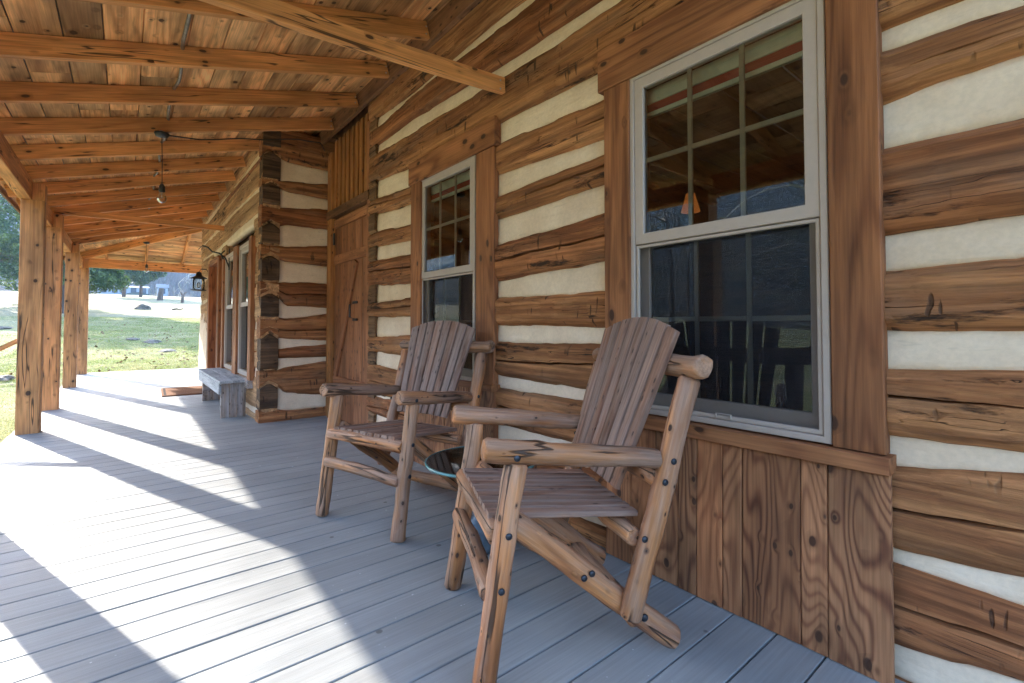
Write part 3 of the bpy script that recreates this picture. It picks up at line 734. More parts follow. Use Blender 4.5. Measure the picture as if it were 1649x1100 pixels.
# doorway
for (a, b) in ((8.22, 8.36), (9.26, 9.42)): box('trim_board', XW-.055, XW+.06, a, b, .003, 2.05, 'trim', far, axis='z')
box('header_board', XW-.05, XW+.06, 8.36, 9.26, 2.0, 2.09, 'trim', far)
for i in range(5): box('door_plank', XW+.05, XW+.075, 8.36+i*.18+.002, 8.36+(i+1)*.18-.002, .02, 1.99, 'door', far, axis='z')
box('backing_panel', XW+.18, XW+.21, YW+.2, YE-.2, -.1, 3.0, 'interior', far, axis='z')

# ------------------------------------------------------------------ porch roof
roof = empty('porch_roof', (.4, 6, 2.4), 'open porch roof of rough orange rafters and wide knotty planks', 'porch roof')
SL = .28
def rz(x): return 2.655+SL*x              # underside of the rafters
RH, RT = .13, .044
XE = -.98
def rafter(y0, xe):
    x0 = XE; secs = []; m = Matrix.Translation((x0, y0, rz(x0))) @ Matrix.Rotation(-math.atan(SL), 4, 'Y')
    L = (xe-x0)/math.cos(math.atan(SL)); n = 10; ph = random.random()*60
    for i in range(n+1):
        x = L*i/n; wz = mnoise.noise((x*1.1+ph, 2, 3))*.008; wy = mnoise.noise((x*.9+ph, 5, 3))*.006; b = .003
        seat = .0
        lo = wz; hi = RH*math.cos(math.atan(SL))-.003
        t = RT/2
        pts = [(-t+b, lo), (t-b, lo), (t, lo+b), (t, hi), (-t, hi), (-t, lo+b)]
        secs.append([(x, p+wy, q) for p, q in pts])
    v, f = sweep(secs)
    r = mesh('rafter', v, f, 'rafter', False, m, roof)
    return r
ry = [3.06+.688*i for i in range(-5, 13)]
for y_ in ry:
    if y_ < 5.45: xe = XL-.045
    elif y_ < 5.56: xe = XL-.045
    elif y_ < 5.9: xe = XL-.045
    else: xe = XW-.01
    if 5.56 < y_ < 5.9: xe = XW+.50
    if y_+.02 > 11.67: xe = min(xe, 12.78-y_-.04)
    if xe < -.7: continue
    r = rafter(y_, xe)
    if y_ < 6:
        for dz in (.03, .085): disc('nail_head', (xe-.035, y_-RT/2-.0055, rz(xe-.035)+dz), (0, -1, 0), .006, .003, 'screw', roof)
# planks along the porch
x = -1.045; th = math.atan(SL)
while x < XL-.02:
    wd = random.choice((.155, .18, .2, .23, .26)); x1 = min(x+wd, XL-.01)
    yend = 12.78-(x+x1)/2+.12 if (x+x1)/2 < 1.9 else 11
    ycur = -.55
    top = yend
    while ycur < top-.05:
        L = random.choice((2.06, 2.75, 3.44)); y1 = min(ycur+L, top)
        if top-y1 < .5: y1 = top
        xa, xb = x+.002, x1-.003-random.random()*.003; xm = (xa+xb)/2
        zc = rz(xm)+RH+.012+random.uniform(0, .003)
        up = Vector((-SL, 0, 1)).normalized()
        board('roof_plank', (xm, ycur, zc), (xm, y1-.003, zc), (xb-xa)/math.cos(th), .022, 'plank', roof, up=up, bev=.002)
        ycur = y1
    x = x1
# far slope: planks run across, rafters run towards the camera
y = 13.92
while y > 10.9:
    wd = random.choice((.17, .2, .24)); ya, yb = y-wd, y
    ym = (ya+yb)/2; zc = 2.655+SL*(12.78-ym)+RH+.012; xs0 = 12.78-ym-.06; xs0 = max(xs0, -1.12)
    xc = xs0
    while xc < 6:
        x2 = min(xc+random.choice((2.1, 2.8, 3.3)), 6.2)
        board('roof_plank', (xc, ym, zc), (x2-.003, ym, zc), wd/math.cos(th)-.004, .022, 'plank', roof, up=Vector((0, SL, 1)).normalized(), bev=.002)
        xc = x2
    y = ya
for xx in (-.35, .33, 1.01, 1.69, 2.37, 3.05):
    y_top = max(12.78-xx+.04, 10.9)
    z_at = lambda yy: 2.655+SL*(12.78-yy)+.065
    board('jack_rafter', (xx, 13.82, z_at(13.82)), (xx, y_top, z_at(y_top)), RT, RH-.005, 'rafter', roof, nseg=6, wob=.001)
# roof covering above the planks: two slopes meeting at the hip
o_ = RH+.045
def rp(x_): return 2.655+SL*x_+o_
mesh('roof_covering', [(-1.06, -.6, rp(-1.06)), (XL+.16, -.6, rp(XL+.16)), (XL+.16, 12.78-XL-.16, rp(XL+.16)), (-1.06, 13.91, rp(-1.06)),
                       (-1.06, -.6, rp(-1.06)+.02), (XL+.16, -.6, rp(XL+.16)+.02), (XL+.16, 12.78-XL-.16, rp(XL+.16)+.02), (-1.06, 13.91, rp(-1.06)+.02)],
     [(0, 3, 2, 1), (4, 5, 6, 7), (0, 1, 5, 4), (1, 2, 6, 5), (3, 0, 4, 7)], 'roofgrey', False, None, roof)
mesh('roof_covering', [(-1.06, 13.91, rp(-1.06)), (6.3, 13.91, rp(-1.06)), (6.3, 12.78-XL-.16, rp(XL+.16)), (XL+.16, 12.78-XL-.16, rp(XL+.16)),
                       (-1.06, 13.91, rp(-1.06)+.02), (6.3, 13.91, rp(-1.06)+.02), (6.3, 12.78-XL-.16, rp(XL+.16)+.02), (XL+.16, 12.78-XL-.16, rp(XL+.16)+.02)],
     [(0, 1, 2, 3), (4, 7, 6, 5), (0, 4, 5, 1), (1, 5, 6, 2)], 'roofgrey', False, None, roof)
# hip rafter
zh = lambda x_: 2.655+SL*x_+.05
board('hip_rafter', (-1.02, 13.80, zh(-1.02)), (1.3, 11.48, zh(1.3)), .05, .15, 'rafter', roof, nseg=10, wob=.002)
# beams
bx0, bx1 = -.812, -.72
for a, b in ((-.55, 2.27), (2.275, 6.47), (6.475, 10.77), (10.775, 13.61)):
    box('beam', bx0, bx1, a, b, 2.235, rz(bx1)-.024, 'rafter', roof, bev=.005, nseg=16, wob=.004)
box('end_beam', -.715, 5.9, 13.47, 13.56, 2.265, 2.455, 'rafter', roof, axis='x', bev=.005, nseg=16, wob=.003)
box('ledger', XL-.045, XL-.006, -.6, 5.555, 3.10, 3.31, 'ledger', roof, nseg=30, wob=.006)
# tie beams
board('tie_beam', (-.71, 2.215, 2.315), (XL-.01, 2.215, 2.462), .04, .092, 'rafter', roof, nseg=14, wob=.0015, warp=.01)
board('tie_beam', (-.71, 8.10, 2.445), (XW-.008, 8.10, 2.46), .04, .07, 'rafter', roof, nseg=12, wob=.0015, warp=.008)
for dz in (-.03, .02): disc('nail_head', (XL-.05, 2.188, 2.455+dz), (0, -1, 0), .006, .003, 'screw', roof)
box('drip_edge', -1.07, -1.048, -.6, 13.95, 2.44, 2.51, 'ledger', roof)
box('drip_edge', -1.12, 6.2, 13.93, 13.95, 2.43, 2.50, 'ledger', roof, axis='x')
for k_, (yy) in enumerate([a for a in ry if a < 11]): pass

# ------------------------------------------------------------------ posts
PL = {2.22: 'square cedar porch post nearest the viewer, outside the left edge', 3.80: 'square cedar porch post left of the porch steps',
      6.40: 'front square cedar post with black knots and the step handrail fixed to it',
      8.03: 'square cedar post close behind the front one, brown stain down its face',
      10.70: 'third square cedar post with rough saw marks across it', 13.45: 'farthest square cedar post at the deck corner under the end beam'}
for y_, lab in PL.items():
    p = empty('porch_post', (-.71, y_+.08, 0), lab, 'post', 'cedar posts carrying the porch roof')
    x0, x1 = -.793, -.628
    zt = 2.233 if y_ < 13 else 2.233
    secs = []; n = 24
    me = box('post_shaft', x0, x1, y_, y_+.165, .001, zt, 'post', p, axis='z', bev=.005, nseg=24, wob=.003)
    if y_ < 13: box('post_tenon', bx1+.003, x1, y_+.004, y_+.161, zt+.002, 2.395, 'post', p, axis='z', bev=.003)
    else: box('post_tenon', bx1+.003, x1, y_+.0, y_+.018, zt+.002, 2.45, 'post', p, axis='z', bev=.003)
# handrail of the steps
hr = empty('stair_handrail', (-.80, 6.48, 0), 'sloping wooden handrail running down from the front porch post', 'handrail')
board('rail', (-.797, 6.48, .885), (-1.95, 6.48, .13), .09, .038, 'rafter', hr, nseg=8, wob=.001)
box('newel', -1.99, -1.9, 6.435, 6.525, -.4, .10, 'rafter', hr, axis='z')

# ------------------------------------------------------------------ lights and cables under the roof
def pendant(x, y, ztop, lab, drop=.42):
    p = empty('pendant_light', (x, y, ztop), lab, 'pendant light', 'bare bulb lights hanging from the porch rafters')
    W = T((x, y, ztop))
    lathe('junction_box', [(0, .0), (.055, .0), (.055, -.012), (.045, -.03), (.02, -.036), (0, -.036)], 'black', W, p, 14)
    lathe('hook_cap', [(0, .02), (.02, .016), (.02, 0), (0, 0)], 'screw', W, p, 10)
    rod('cord', [(x, y, ztop-.03), (x+.006, y, ztop-.03-drop*.5), (x+.008, y, ztop-.03-drop)], .0035, 'cable', p, sides=6, seg=8)
    W2 = T((x+.008, y, ztop-.03-drop))
    lathe('socket', [(0, .01), (.012, .005), (.022, -.015), (.024, -.06), (.018, -.065), (0, -.065)], 'black', W2, p, 14)
    lathe('bulb', [(.014, -.06), (.017, -.07), (.030, -.095), (.036, -.115), (.034, -.135), (.022, -.155), (0, -.163)], 'bulb', W2, p, 18)
    lathe('bulb_stem', [(0, -.065), (.005, -.07), (.003, -.11), (0, -.115)], 'screw', W2, p, 8)
pendant(.215, 5.09, 2.70, 'near bare clear bulb on a black cord under the fourth rafter')
pendant(.295, 12.0, 2.70, 'far bare bulb small against the end beam')
fc = rod('light_cable', [(.25, 5.09, 2.69), (.5, 5.15, 2.73), (.8, 5.2, 2.83), (1.1, 5.25, 2.92), (1.4, 5.3, 3.0), (1.62, 5.33, 3.03), (1.68, 5.36, 2.96)], .006, 'cable', sides=6, seg=40, bend=.02)
tag(fc, 'black cable running from the near bulb box across to the cabin wall', 'cable')
pts = []
yy = 2.4
while yy < 9.3:
    # sags below the planks between rafters
    u = ((yy-3.06)/.688) % 1.0
    pts.append((.262+.012*math.sin(yy*5)-.004*(yy-3), yy, 2.655+SL*.26+RH-.018-.045*math.sin(u*math.pi)**2*1.0)); yy += .086
cd = rod('conduit', pts, .0115, 'conduit', sides=7, seg=90)
tag(cd, 'thin grey conduit clipped along the ceiling planks from rafter to rafter', 'conduit')

# ------------------------------------------------------------------ chairs
C = dict(w=.287, f1=-.092, ha=.640, fa=-.014, faz=.679, ra=-.556, raz=.615, ru=-.047, rz=.447, su=-.02, sz=.292, ku=-.08, kz=.47, kr=-.621, krz=.043, p0=-.44, p0z=.206,
         p1=-.654, p1z=.865, cl=-.655, clz=.901, clw=.378)
CH_LAB = ['nearest slatted log armchair, in front of the large window', 'farther slatted log armchair, in front of the small window', 'slatted log armchair standing beside the nearest post']
def chair(x, y, h, lab):
    W0 = T((x, y, 0)) @ Matrix.Rotation(h, 4, 'Z')
    c = bpy.data.objects.new('log_armchair', None); link(c, W0); c.empty_display_size = .1
    tag(c, lab, 'armchair', 'log armchairs on the porch')
    g = C; w_ = g['w']
    for s in (1, -1):
        v_ = s*w_; vo = s*(w_+.0)
        rod('leg', [(0, v_, .002), ((g['f1'])*.5, v_, g['ha']*.5), (g['f1'], v_, g['ha'])], (.033, .035), 'chair', c, 12, .16, W0, .006)
        rod('arm', [(g['fa']+.015, v_, g['faz']), (g['ra'], v_+s*.0, g['raz'])], (.036, .031), 'chair', c, 12, .17, W0, .008)
        rod('brace', [(g['ku'], v_-s*.03, g['kz']), (g['kr'], v_-s*.03, g['krz'])], (.036, .037), 'chair', c, 12, .17, W0, .010)
        rod('rear_post', [(g['p0'], v_+s*.02, g['p0z']-.045), (g['p1'], v_+s*.02, g['p1z'])], (.033, .034), 'chair', c, 12, .16, W0, .008)
    tl = rod('top_log', [(g['cl'], g['clw'], g['clz']), (g['cl'], -g['clw']+.02, g['clz'])], (.037, .027), 'chair', c, 12, .18, W0, .006)
    rod('front_rail', [(g['ru']+.01, w_-.01, g['rz']-.008), (g['ru']+.01, -w_+.01, g['rz']-.008)], .030, 'chair', c, 12, .22, W0, .012)
    rod('stretcher', [(g['su']-.005, w_-.01, g['sz']-.02), (g['su']-.005, -w_+.01, g['sz']+.0)], .029, 'chair', c, 12, .17, W0, .008)
    rod('rear_stretcher', [(-.497, w_-.03, .118), (-.497, -w_+.03, .118)], .032, 'chair', c, 12, .18, W0, .008)
    rod('seat_log', [(-.47, w_+.0, .385), (-.47, -w_, .385)], .030, 'chair', c, 12, .17, W0, .006)
    rod('lower_back_log', [(-.555, w_+.01, .555), (-.555, -w_-.01, .555)], .030, 'chair', c, 12, .17, W0, .006)
    n = 9; sw = .47
    for i in range(n):
        vv = -sw/2+sw*(i+.5)/n
        board('seat_slat', (-.028, vv, g['rz']+.026), (-.515, vv, .430), sw/n-.011, .018, 'slat', c, bev=.003, W0=W0, nseg=4, wob=.0012)
    n = 8
    for i in range(n):
        t = (i+.5)/n*2-1; b0 = .200*t; b1 = .262*t
        zt = 1.058-.052*t*t; k = (zt-.50)/(1.03-.50)
        p0 = (-.462, b0, .510-.010*t*t); u1 = -.462-.196*k
        p1 = (u1, b0+(b1-b0)*k, zt)
        m, L = frame_m(p0, p1, (1, 0, .35)); m = W0 @ m
        wb, wt = .200*2/n-.009, .262*2/n-.009; secs = []
        sl = t*.24      # arched top: ends cut at an angle
        for j in range(7):
            q = j/6; hw = (wb+(wt-wb)*q)/2; X = L*q
            sk = (sl if j == 6 else 0)*1.0
            def P_(yy, zz): return (X+(sk*yy if j == 6 else 0), yy, zz)
            b = .003; tt = .010
            secs.append([P_(-hw+b, -tt), P_(hw-b, -tt), P_(hw, -tt+b), P_(hw, tt-b), P_(hw-b, tt), P_(-hw+b, tt), P_(-hw, tt-b), P_(-hw, -tt+b)])
        vv, ff = sweep(secs); mesh('back_slat', vv, ff, 'slat', False, m, c)
    for s in (1, -1):
        o = s*(w_+.040)
        for (u, z) in ((-.045, .30), (-.066, .447), (-.09, .66)): disc('bolt', (u, s*(w_+.031), z), (0, s, 0), .010, .005, 'bolt', c, W0)
        for (u, z, rr) in ((-.497, .145, .012), (-.30, .29, .010), (-.325, .30, .010)): disc('bolt', (u, s*(w_+.008), z), (0, s, 0), rr, .006, 'bolt', c, W0)
        for (u, z) in ((-.475, .40), (-.545, .56), (-.575, .62)): disc('bolt', (u+.0, s*(w_+.050), z), (0, s, 0), .010, .005, 'bolt', c, W0)
    return c
ch = chair(.898, 1.353, 2.726, CH_LAB[0])
def copy_tree(o, parent=None):
    c = o.copy(); COL.objects.link(c)
    if parent is not None: c.parent = parent
    for k in list(o.children): copy_tree(k, c)
    return c
bpy.context.view_layer.update()
c2 = copy_tree(ch); c2.matrix_basis = T((.931, 2.393, 0)) @ Matrix.Rotation(3.464, 4, 'Z'); c2['label'] = CH_LAB[1]
c3 = copy_tree(ch); c3.matrix_basis = T((-.25, .95, 0)) @ Matrix.Rotation(R(20), 4, 'Z'); c3['label'] = CH_LAB[2]

# ------------------------------------------------------------------ glass table
tx, ty = 1.30, 1.83
tb_ = empty('round_glass_table', (tx, ty, 0), 'small round glass table on a blue-grey metal pedestal between the two armchairs', 'table')
W = T((tx, ty, 0))
lathe('pedestal', [(0, 0), (.085, 0), (.088, .02), (.075, .05), (.085, .09), (.07, .12), (.035, .14), (.028, .2), (.026, .30), (.04, .35), (.10, .385), (.11, .392), (0, .392)], 'urn', W, tb_, 24)
lathe('glass_top', [(0, .394), (.252, .394), (.252, .404), (0, .404)], 'tableglass', W, tb_, 48, False)
lathe('glass_rim', [(.2525, .392), (.260, .395), (.260, .403), (.2525, .406), (.2525, .392)], 'glassedge', W, tb_, 48)

# ------------------------------------------------------------------ bench, mat
bn = empty('bench', (.94, 7.0, 0), 'low weathered plank bench with blue-grey seat against the far cabin', 'bench')
for i, (a, b) in enumerate(((.80, .93), (.933, 1.075))): box('seat_board', a, b, 6.03, 8.0, .392, .420, 'benchtop', bn, nseg=8, wob=.002)
for yy in (6.12, 7.70):
    for i in range(3): box('leg_board', .825+i*.083, .825+i*.083+.081, yy, yy+.035, .002, .39, 'bench', bn, axis='z', nseg=4, wob=.0015)
    if yy > 7: box('leg_cleat', .83, 1.06, yy-.03, yy-.002, .14, .20, 'bench', bn, axis='x')
box('front_apron', .800, .823, 6.08, 7.95, .27, .388, 'benchtop', bn, nseg=6, wob=.002)
def mat_mat():
    s = NT('brown_doormat'); P = s.coord(0.)
    br = s.n('ShaderNodeTexBrick'); s.put(br.inputs[0], s.vmul(P, (9, 9, 9)))
    n = s.noise(P, 160, 2); x_, y_ = s.oxyz[0], s.oxyz[1]
    bd = s.math('MAXIMUM', s.ramp(s.math('ABSOLUTE', x_), .44, .45), s.ramp(s.math('ABSOLUTE', y_), .25, .26))
    bd2 = s.math('MAXIMUM', s.ramp(s.math('ABSOLUTE', x_), .47, .48), s.ramp(s.math('ABSOLUTE', y_), .28, .29))
    ln = s.math('SUBTRACT', bd, bd2)
    c = s.mix(s.ramp(n, .3, .7), (.16, .075, .04), (.28, .14, .075)); c = s.mix(ln, c, (.03, .02, .02))
    return s.finish(c, .95, s.bump(n, .004), .1)
M['mat'] = mat_mat()
mo_ = board('doormat', (-.52, 0, 0), (.52, 0, 0), .62, .014, 'mat', bev=.003)
# recentre
mo_.data.transform(T((-.52, 0, 0))); mo_.matrix_basis = T((.745, 9.0, .010)) @ Matrix.Rotation(R(88), 4, 'Z')
tag(mo_, 'brown doormat with a dark border line before the far cabin doorway', 'doormat')

# ------------------------------------------------------------------ iron bracket and lantern
br = empty('iron_hook', (XW, 7.6, 2.0), 'black curled iron plant hook on the far cabin wall above the bench', 'hook')
rod('scroll_arm', [(XW-.012, 7.60, 1.84), (XW-.05, 7.62, 1.96), (XW-.12, 7.66, 2.03), (XW-.2, 7.70, 2.05), (XW-.25, 7.73, 2.11), (XW-.31, 7.76, 2.13), (XW-.35, 7.78, 2.08)], .011, 'black', br, sides=8, seg=30)
rod('scroll_brace', [(XW-.012, 7.60, 2.06), (XW-.06, 7.62, 2.07), (XW-.1, 7.64, 2.02), (XW-.08, 7.63, 1.95), (XW-.02, 7.605, 1.93)], .010, 'black', br, sides=8, seg=24)
box('back_plate', XW-.016, XW-.004, 7.585, 7.615, 1.80, 2.10, 'black', br, axis='z')
lt = empty('wall_lantern', (XW-.16, 9.55, 1.62), 'black-capped glass wall lantern beside the far doorway', 'lantern')
lx, ly = XW-.15, 9.72
W = T((lx, ly, 1.62))
lathe('base_plate', [(0, 0), (.07, 0), (.115, .012), (.115, .022), (0, .03)], 'black', W, lt, 18)
lathe('glass_jar', [(.075, .03), (.088, .07), (.088, .17), (.07, .215)], 'lampglass', W, lt, 18)
lathe('cap', [(.125, .215), (.12, .225), (.07, .25), (.045, .27), (.04, .31), (.02, .33), (0, .335)], 'black', W, lt, 18)
lathe('bulb', [(0, .05), (.02, .06), (.03, .10), (.02, .14), (0, .15)], 'bulb', W, lt, 12)
for a in range(4):
    an = a*math.pi/2+.4; rod('cage_wire', [(lx+.094*math.cos(an), ly+.094*math.sin(an), 1.64), (lx+.094*math.cos(an), ly+.094*math.sin(an), 1.84)], .003, 'black', lt, sides=5, seg=3)
rod('arm', [(lx, ly, 1.95), (lx+.03, ly, 2.0), (XW-.04, ly, 2.0), (XW-.01, ly, 1.93)], .009, 'black', lt, sides=7, seg=14)
disc('wall_plate', (XW-.004, ly, 1.92), (-1, 0, 0), .055, .014, 'black', lt, n=16)

# ------------------------------------------------------------------ rocks, stumps, boulder
def rock_mat():
    s = NT('field_stone'); P = s.coord(); a = s.noise(P, 3, 6, .65); b = s.noise(P, 22, 4, .6)
    c = s.mix(s.ramp(a, .35, .65), (.10, .088, .072), (.22, .185, .145)); c = s.scale_col(c, s.ramp(b, .3, .7, .75, 1.2))
    return s.finish(c, .85, s.bump(s.math('ADD', a, s.math('MULTIPLY', b, .3)), .05), .2)
M['rock'] = rock_mat()
import bmesh
def rock(x, y, sx, sy_, sz, lab, rot=0., flat=False, sink=.3, name='rock', cat='rock', group=None):
    bm = bmesh.new(); bmesh.ops.create_icosphere(bm, subdivisions=4, radius=1)
    ph = random.random()*80
    for v_ in bm.verts:
        p = v_.co.copy(); k = 1+.28*mnoise.noise(p*1.1+Vector((ph, 0, 0)))+.12*mnoise.noise(p*2.7+Vector((ph, 3, 0)))+.04*mnoise.noise(p*7)
        v_.co = Vector((p.x*k*sx, p.y*k*sy_, max(-.4, p.z*k)*sz))
    me = bpy.data.meshes.new(name); bm.to_mesh(me); bm.free(); me.shade_smooth(); me.materials.append(M['rock'])
    o = bpy.data.objects.new(name, me); link(o, T((x, y, gz(x, y)-sz*sink+sz*.15)) @ Matrix.Rotation(rot, 4, 'Z')); return tag(o, lab, cat, group)
rock(.84, 39.6, .42, .36, .42, 'big grey boulder standing alone on the straw-coloured field', name='boulder', cat='boulder')
G = 'flat grey rocks showing through the grass'
rock(.2, 22.0, .22, .34, .07, 'flat grey rock in the grass, leftmost and farthest of the three past the deck end', group=G)
rock(.74, 21.2, .28, .4, .10, 'widest low dark rock in the grass, between two smaller ones past the deck end', group=G)
rock(1.02, 18.4, .23, .36, .09, 'flat grey rock in the grass nearest the far end of the deck', group=G)
rock(-1.95, 14.45, .16, .28, .10, 'grey rock in the grass just left of the front post', group=G)
rock(-1.45, 14.7, .20, .3, .13, 'grey rock in the grass seen between the second and third posts', group=G)
rock(-3.6, 25.6, .4, .6, .09, 'low flat rock far left beyond the handrail', group=G)
def trunk_mesh(name, pts, r0, r1, parent=None, sides=9, mat='bark', nz=.12):
    return rod(name, pts, (r0, r1), mat, parent, sides, nz, None, .0, smooth=True, seg=max(4, len(pts)*4))
z0 = gz(2.6, 59.65)
s1 = trunk_mesh('tree_stump', [(2.6, 59.65, z0-.1), (2.68, 59.6, z0+.7), (2.74, 59.6, z0+1.25)], .27, .20); tag(s1, 'tall thick broken tree stump with bluish bark, left of the small forked one', 'stump')
z0 = gz(4.09, 54)
s2 = empty('forked_stump', (4.09, 54, z0), 'small forked stump on the field near the lantern', 'stump')
trunk_mesh('stem', [(4.05, 54, z0-.1), (4.08, 54, z0+.5), (4.12, 54, z0+.8)], .13, .10, s2)
trunk_mesh('fork', [(4.1, 54, z0+.7), (4.3, 54, z0+1.02)], .08, .06, s2); trunk_mesh('fork', [(4.08, 54, z0+.7), (3.92, 54, z0+1.05)], .06, .05, s2)
z0 = gz(2.67, 39.3)
tag(trunk_mesh('fallen_branch', [(2.4, 39.3, z0+.02), (2.65, 39.3, z0+.10), (2.8, 39.25, z0+.05), (3.0, 39.3, z0+.12)], .06, .04), 'dark fallen branch lying on the field right of the boulder', 'branch')

# ------------------------------------------------------------------ trees
def leaf_mat(name, a, b):
    s = NT(name); g = s.n('ShaderNodeNewGeometry').outputs['Position']; wn = s.n('ShaderNodeTexWhiteNoise'); 
    n = s.noise(g, .8, 3, .6); n2 = s.noise(g, 9, 2, .6)
    c = s.mix(s.ramp(n, .35, .65), a, b); c = s.scale_col(c, s.ramp(n2, .3, .7, .6, 1.5))
    d = s.n('ShaderNodeBsdfDiffuse'); s.put(d.inputs[0], c); t = s.n('ShaderNodeBsdfTranslucent'); s.put(t.inputs[0], c)
    gl = s.n('ShaderNodeBsdfGlossy'); gl.inputs[1].default_value = .45; gl.inputs[0].default_value = (.5, .5, .5, 1)
    m1 = s.n('ShaderNodeMixShader'); m1.inputs[0].default_value = .35; s.put(m1.inputs[1], d.outputs[0]); s.put(m1.inputs[2], t.outputs[0])
    m2 = s.n('ShaderNodeMixShader'); m2.inputs[0].default_value = .08; s.put(m2.inputs[1], m1.outputs[0]); s.put(m2.inputs[2], gl.outputs[0])
    s.t.links.new(m2.outputs[0], s.out.inputs[0]); return s.m
M['leaf'] = leaf_mat('evergreen_leaf', (.045, .095, .028), (.11, .16, .038))
M['twig'] = plain('pale_bare_twig', (.42, .40, .36), .7, var=.2)
M['twigdark'] = plain('dark_bare_twig', (.11, .09, .08), .8, var=.2)
def leaves(centers, radii, n, size, seed=1, squash=.8):
    r = np.random.default_rng(seed); centers = np.array(centers); radii = np.array(radii)
    wgt = radii**2.2; idx = r.choice(len(centers), n, p=wgt/wgt.sum())
    d = r.normal(size=(n, 3)); d /= np.linalg.norm(d, axis=1)[:, None]
    rad = r.uniform(0, 1, n)**.33; c = centers[idx]+d*(rad*radii[idx])[:, None]*np.array([1, 1, squash])
    a = r.normal(size=(n, 3)); a /= np.linalg.norm(a, axis=1)[:, None]; b = np.cross(a, r.normal(size=(n, 3))); b /= np.linalg.norm(b, axis=1)[:, None]
    s_ = size*r.uniform(.6, 1.4, n)[:, None]
    q = np.stack([c-a*s_, c+b*s_*.5, c+a*s_, c-b*s_*.5], 1).reshape(-1, 3)
    return q, np.arange(n*4).reshape(n, 4)
def branches(root, top, spread, n, r0, seed, droop=0., levels=2, tipr=.01):
    """collect thin tapering 3-sided branches -> verts, faces"""
    r = np.random.default_rng(seed); segs = []
    def grow(p, d, L, rad, lev):
        pts = [p]; k = 5
        for i in range(k):
            d = d+r.normal(size=3)*.16+np.array([0, 0, -droop*(lev > 0)*(.3+i*.25)]); d /= np.linalg.norm(d)
            pts.append(pts[-1]+d*L/k)
        for i in range(k): segs.append((pts[i], pts[i+1], rad*(1-i/k*.7), rad*(1-(i+1)/k*.7)))
        if lev < levels:
            for j in range(n if lev == 0 else 5):
                i = r.integers(1, k+1); dd = d*.6+r.normal(size=3)*spread; dd[2] = abs(dd[2])*.6+.15 if lev == 0 else dd[2]; dd /= np.linalg.norm(dd)
                grow(pts[i], dd, L*(.62 if lev == 0 else .5)*r.uniform(.7, 1.2), max(rad*.4, tipr), lev+1)
    root = np.array(root, float); top = np.array(top, float); grow(root, (top-root)/np.linalg.norm(top-root), np.linalg.norm(top-root), r0, 0)
    v = []; f = []
    for a, b, ra, rb in segs:
        d = b-a; d = d/(np.linalg.norm(d)+1e-9); u = np.cross(d, [.3, .5, .8]); u /= np.linalg.norm(u); w_ = np.cross(d, u); o = len(v)
        for c, rr in ((a, ra), (b, rb)):
            for j in range(3): an = j*2.094; v.append(c+rr*(u*math.cos(an)+w_*math.sin(an)))
        for j in range(3): k = (j+1) % 3; f.append((o+j, o+k, o+3+k, o+3+j))
    return np.array(v), np.array(f)
def leafy_tree(x, y, h, crown_r, base, n, size, lab, seed, tr=.25, group='evergreen trees on the lawn', shift=(0, 0)):
    z0 = gz(x, y); t = empty('evergreen_tree', (x, y, z0), lab, 'tree', group)
    r = np.random.default_rng(seed)
    trunk_mesh('trunk', [(x, y, z0-.2), (x+.05, y, z0+h*.3), (x+shift[0]*.5, y, z0+h*.75)], tr, tr*.4, t)
    v, f = branches((x, y, z0+base*.8), (x+shift[0]*.4, y, z0+h*.85), .75, 14, tr*.6, seed, 0, 2, .012); np_mesh('limbs', v, f, 'bark', False, t)
    cs, rs = [], []
    for i in range(46):
        a = r.uniform(0, 6.28); zz = r.uniform(0, 1); rr = crown_r*math.sqrt(max(.05, 1-(zz*1.0-.28)**2/.62))*r.uniform(.35, .92)
        cs.append((x+shift[0]*zz+math.cos(a)*rr, y+math.sin(a)*rr, z0+base+(h-base)*zz)); rs.append(crown_r*r.uniform(.16, .34))
    v, f = leaves(cs, rs, n, size, seed); np_mesh('crown', v, f, 'leaf', False, t)
    return t
leafy_tree(-2.75, 35.7, 8.3, 2.9, 1.7, 30000, .085, 'largest evergreen tree, close behind the left posts', 11, .16)
leafy_tree(-.25, 67.2, 9.5, 3.6, 2.2, 26000, .13, 'dark broad evergreen tree over the middle of the far field', 12, .19)
leafy_tree(1.25, 69.0, 8.5, 2.7, 2.3, 16000, .13, 'smaller evergreen tree touching the right side of the broad one', 13, .17)
leafy_tree(-7.5, 44.0, 9, 3.6, 1.6, 16000, .12, 'evergreen tree seen left of the front post', 14, .2)
def bare_tree(x, y, h, lab, seed, mat='twig', droop=.3, n=16, r0=.18, group='bare winter trees round the lawn', top=(0, 0), levels=3):
    z0 = gz(x, y); t = empty('bare_tree', (x, y, z0), lab, 'tree', group)
    trunk_mesh('trunk', [(x, y, z0-.2), (x, y, z0+h*.35)], r0, r0*.85, t)
    v, f = branches((x, y, z0+h*.3), (x+top[0], y+top[1], z0+h), .8, n, r0*.75, seed, droop, levels, .012)
    np_mesh('branches', v, f, mat, False, t); return t
bare_tree(6.2, 47, 6.0, 'pale bare tree with drooping twigs partly hidden by the far cabin', 21, 'twig', .45, 22, .16, top=(-1.2, 0))
for i, (x, y, h) in enumerate(((-14, 5, 8), (-17, 13, 9), (-20, -3, 9), (-24, 8, 11), (-16, 22, 9), (-27, 18, 12), (-12, -8, 8))):
    bare_tree(x, y, h, ['bare tree nearest the porch steps, reflected in the windows', 'bare tree west of the porch, reflected in the large window', 'bare tree west of the viewer, forking low', 'tall bare tree behind the others on the west side', 'bare tree at the north-west corner of the lawn', 'tallest bare tree on the far west side', 'bare tree south-west of the porch'][i], 30+i, 'twig' if i % 2 == 0 else 'twigdark', .25, 12, .16)
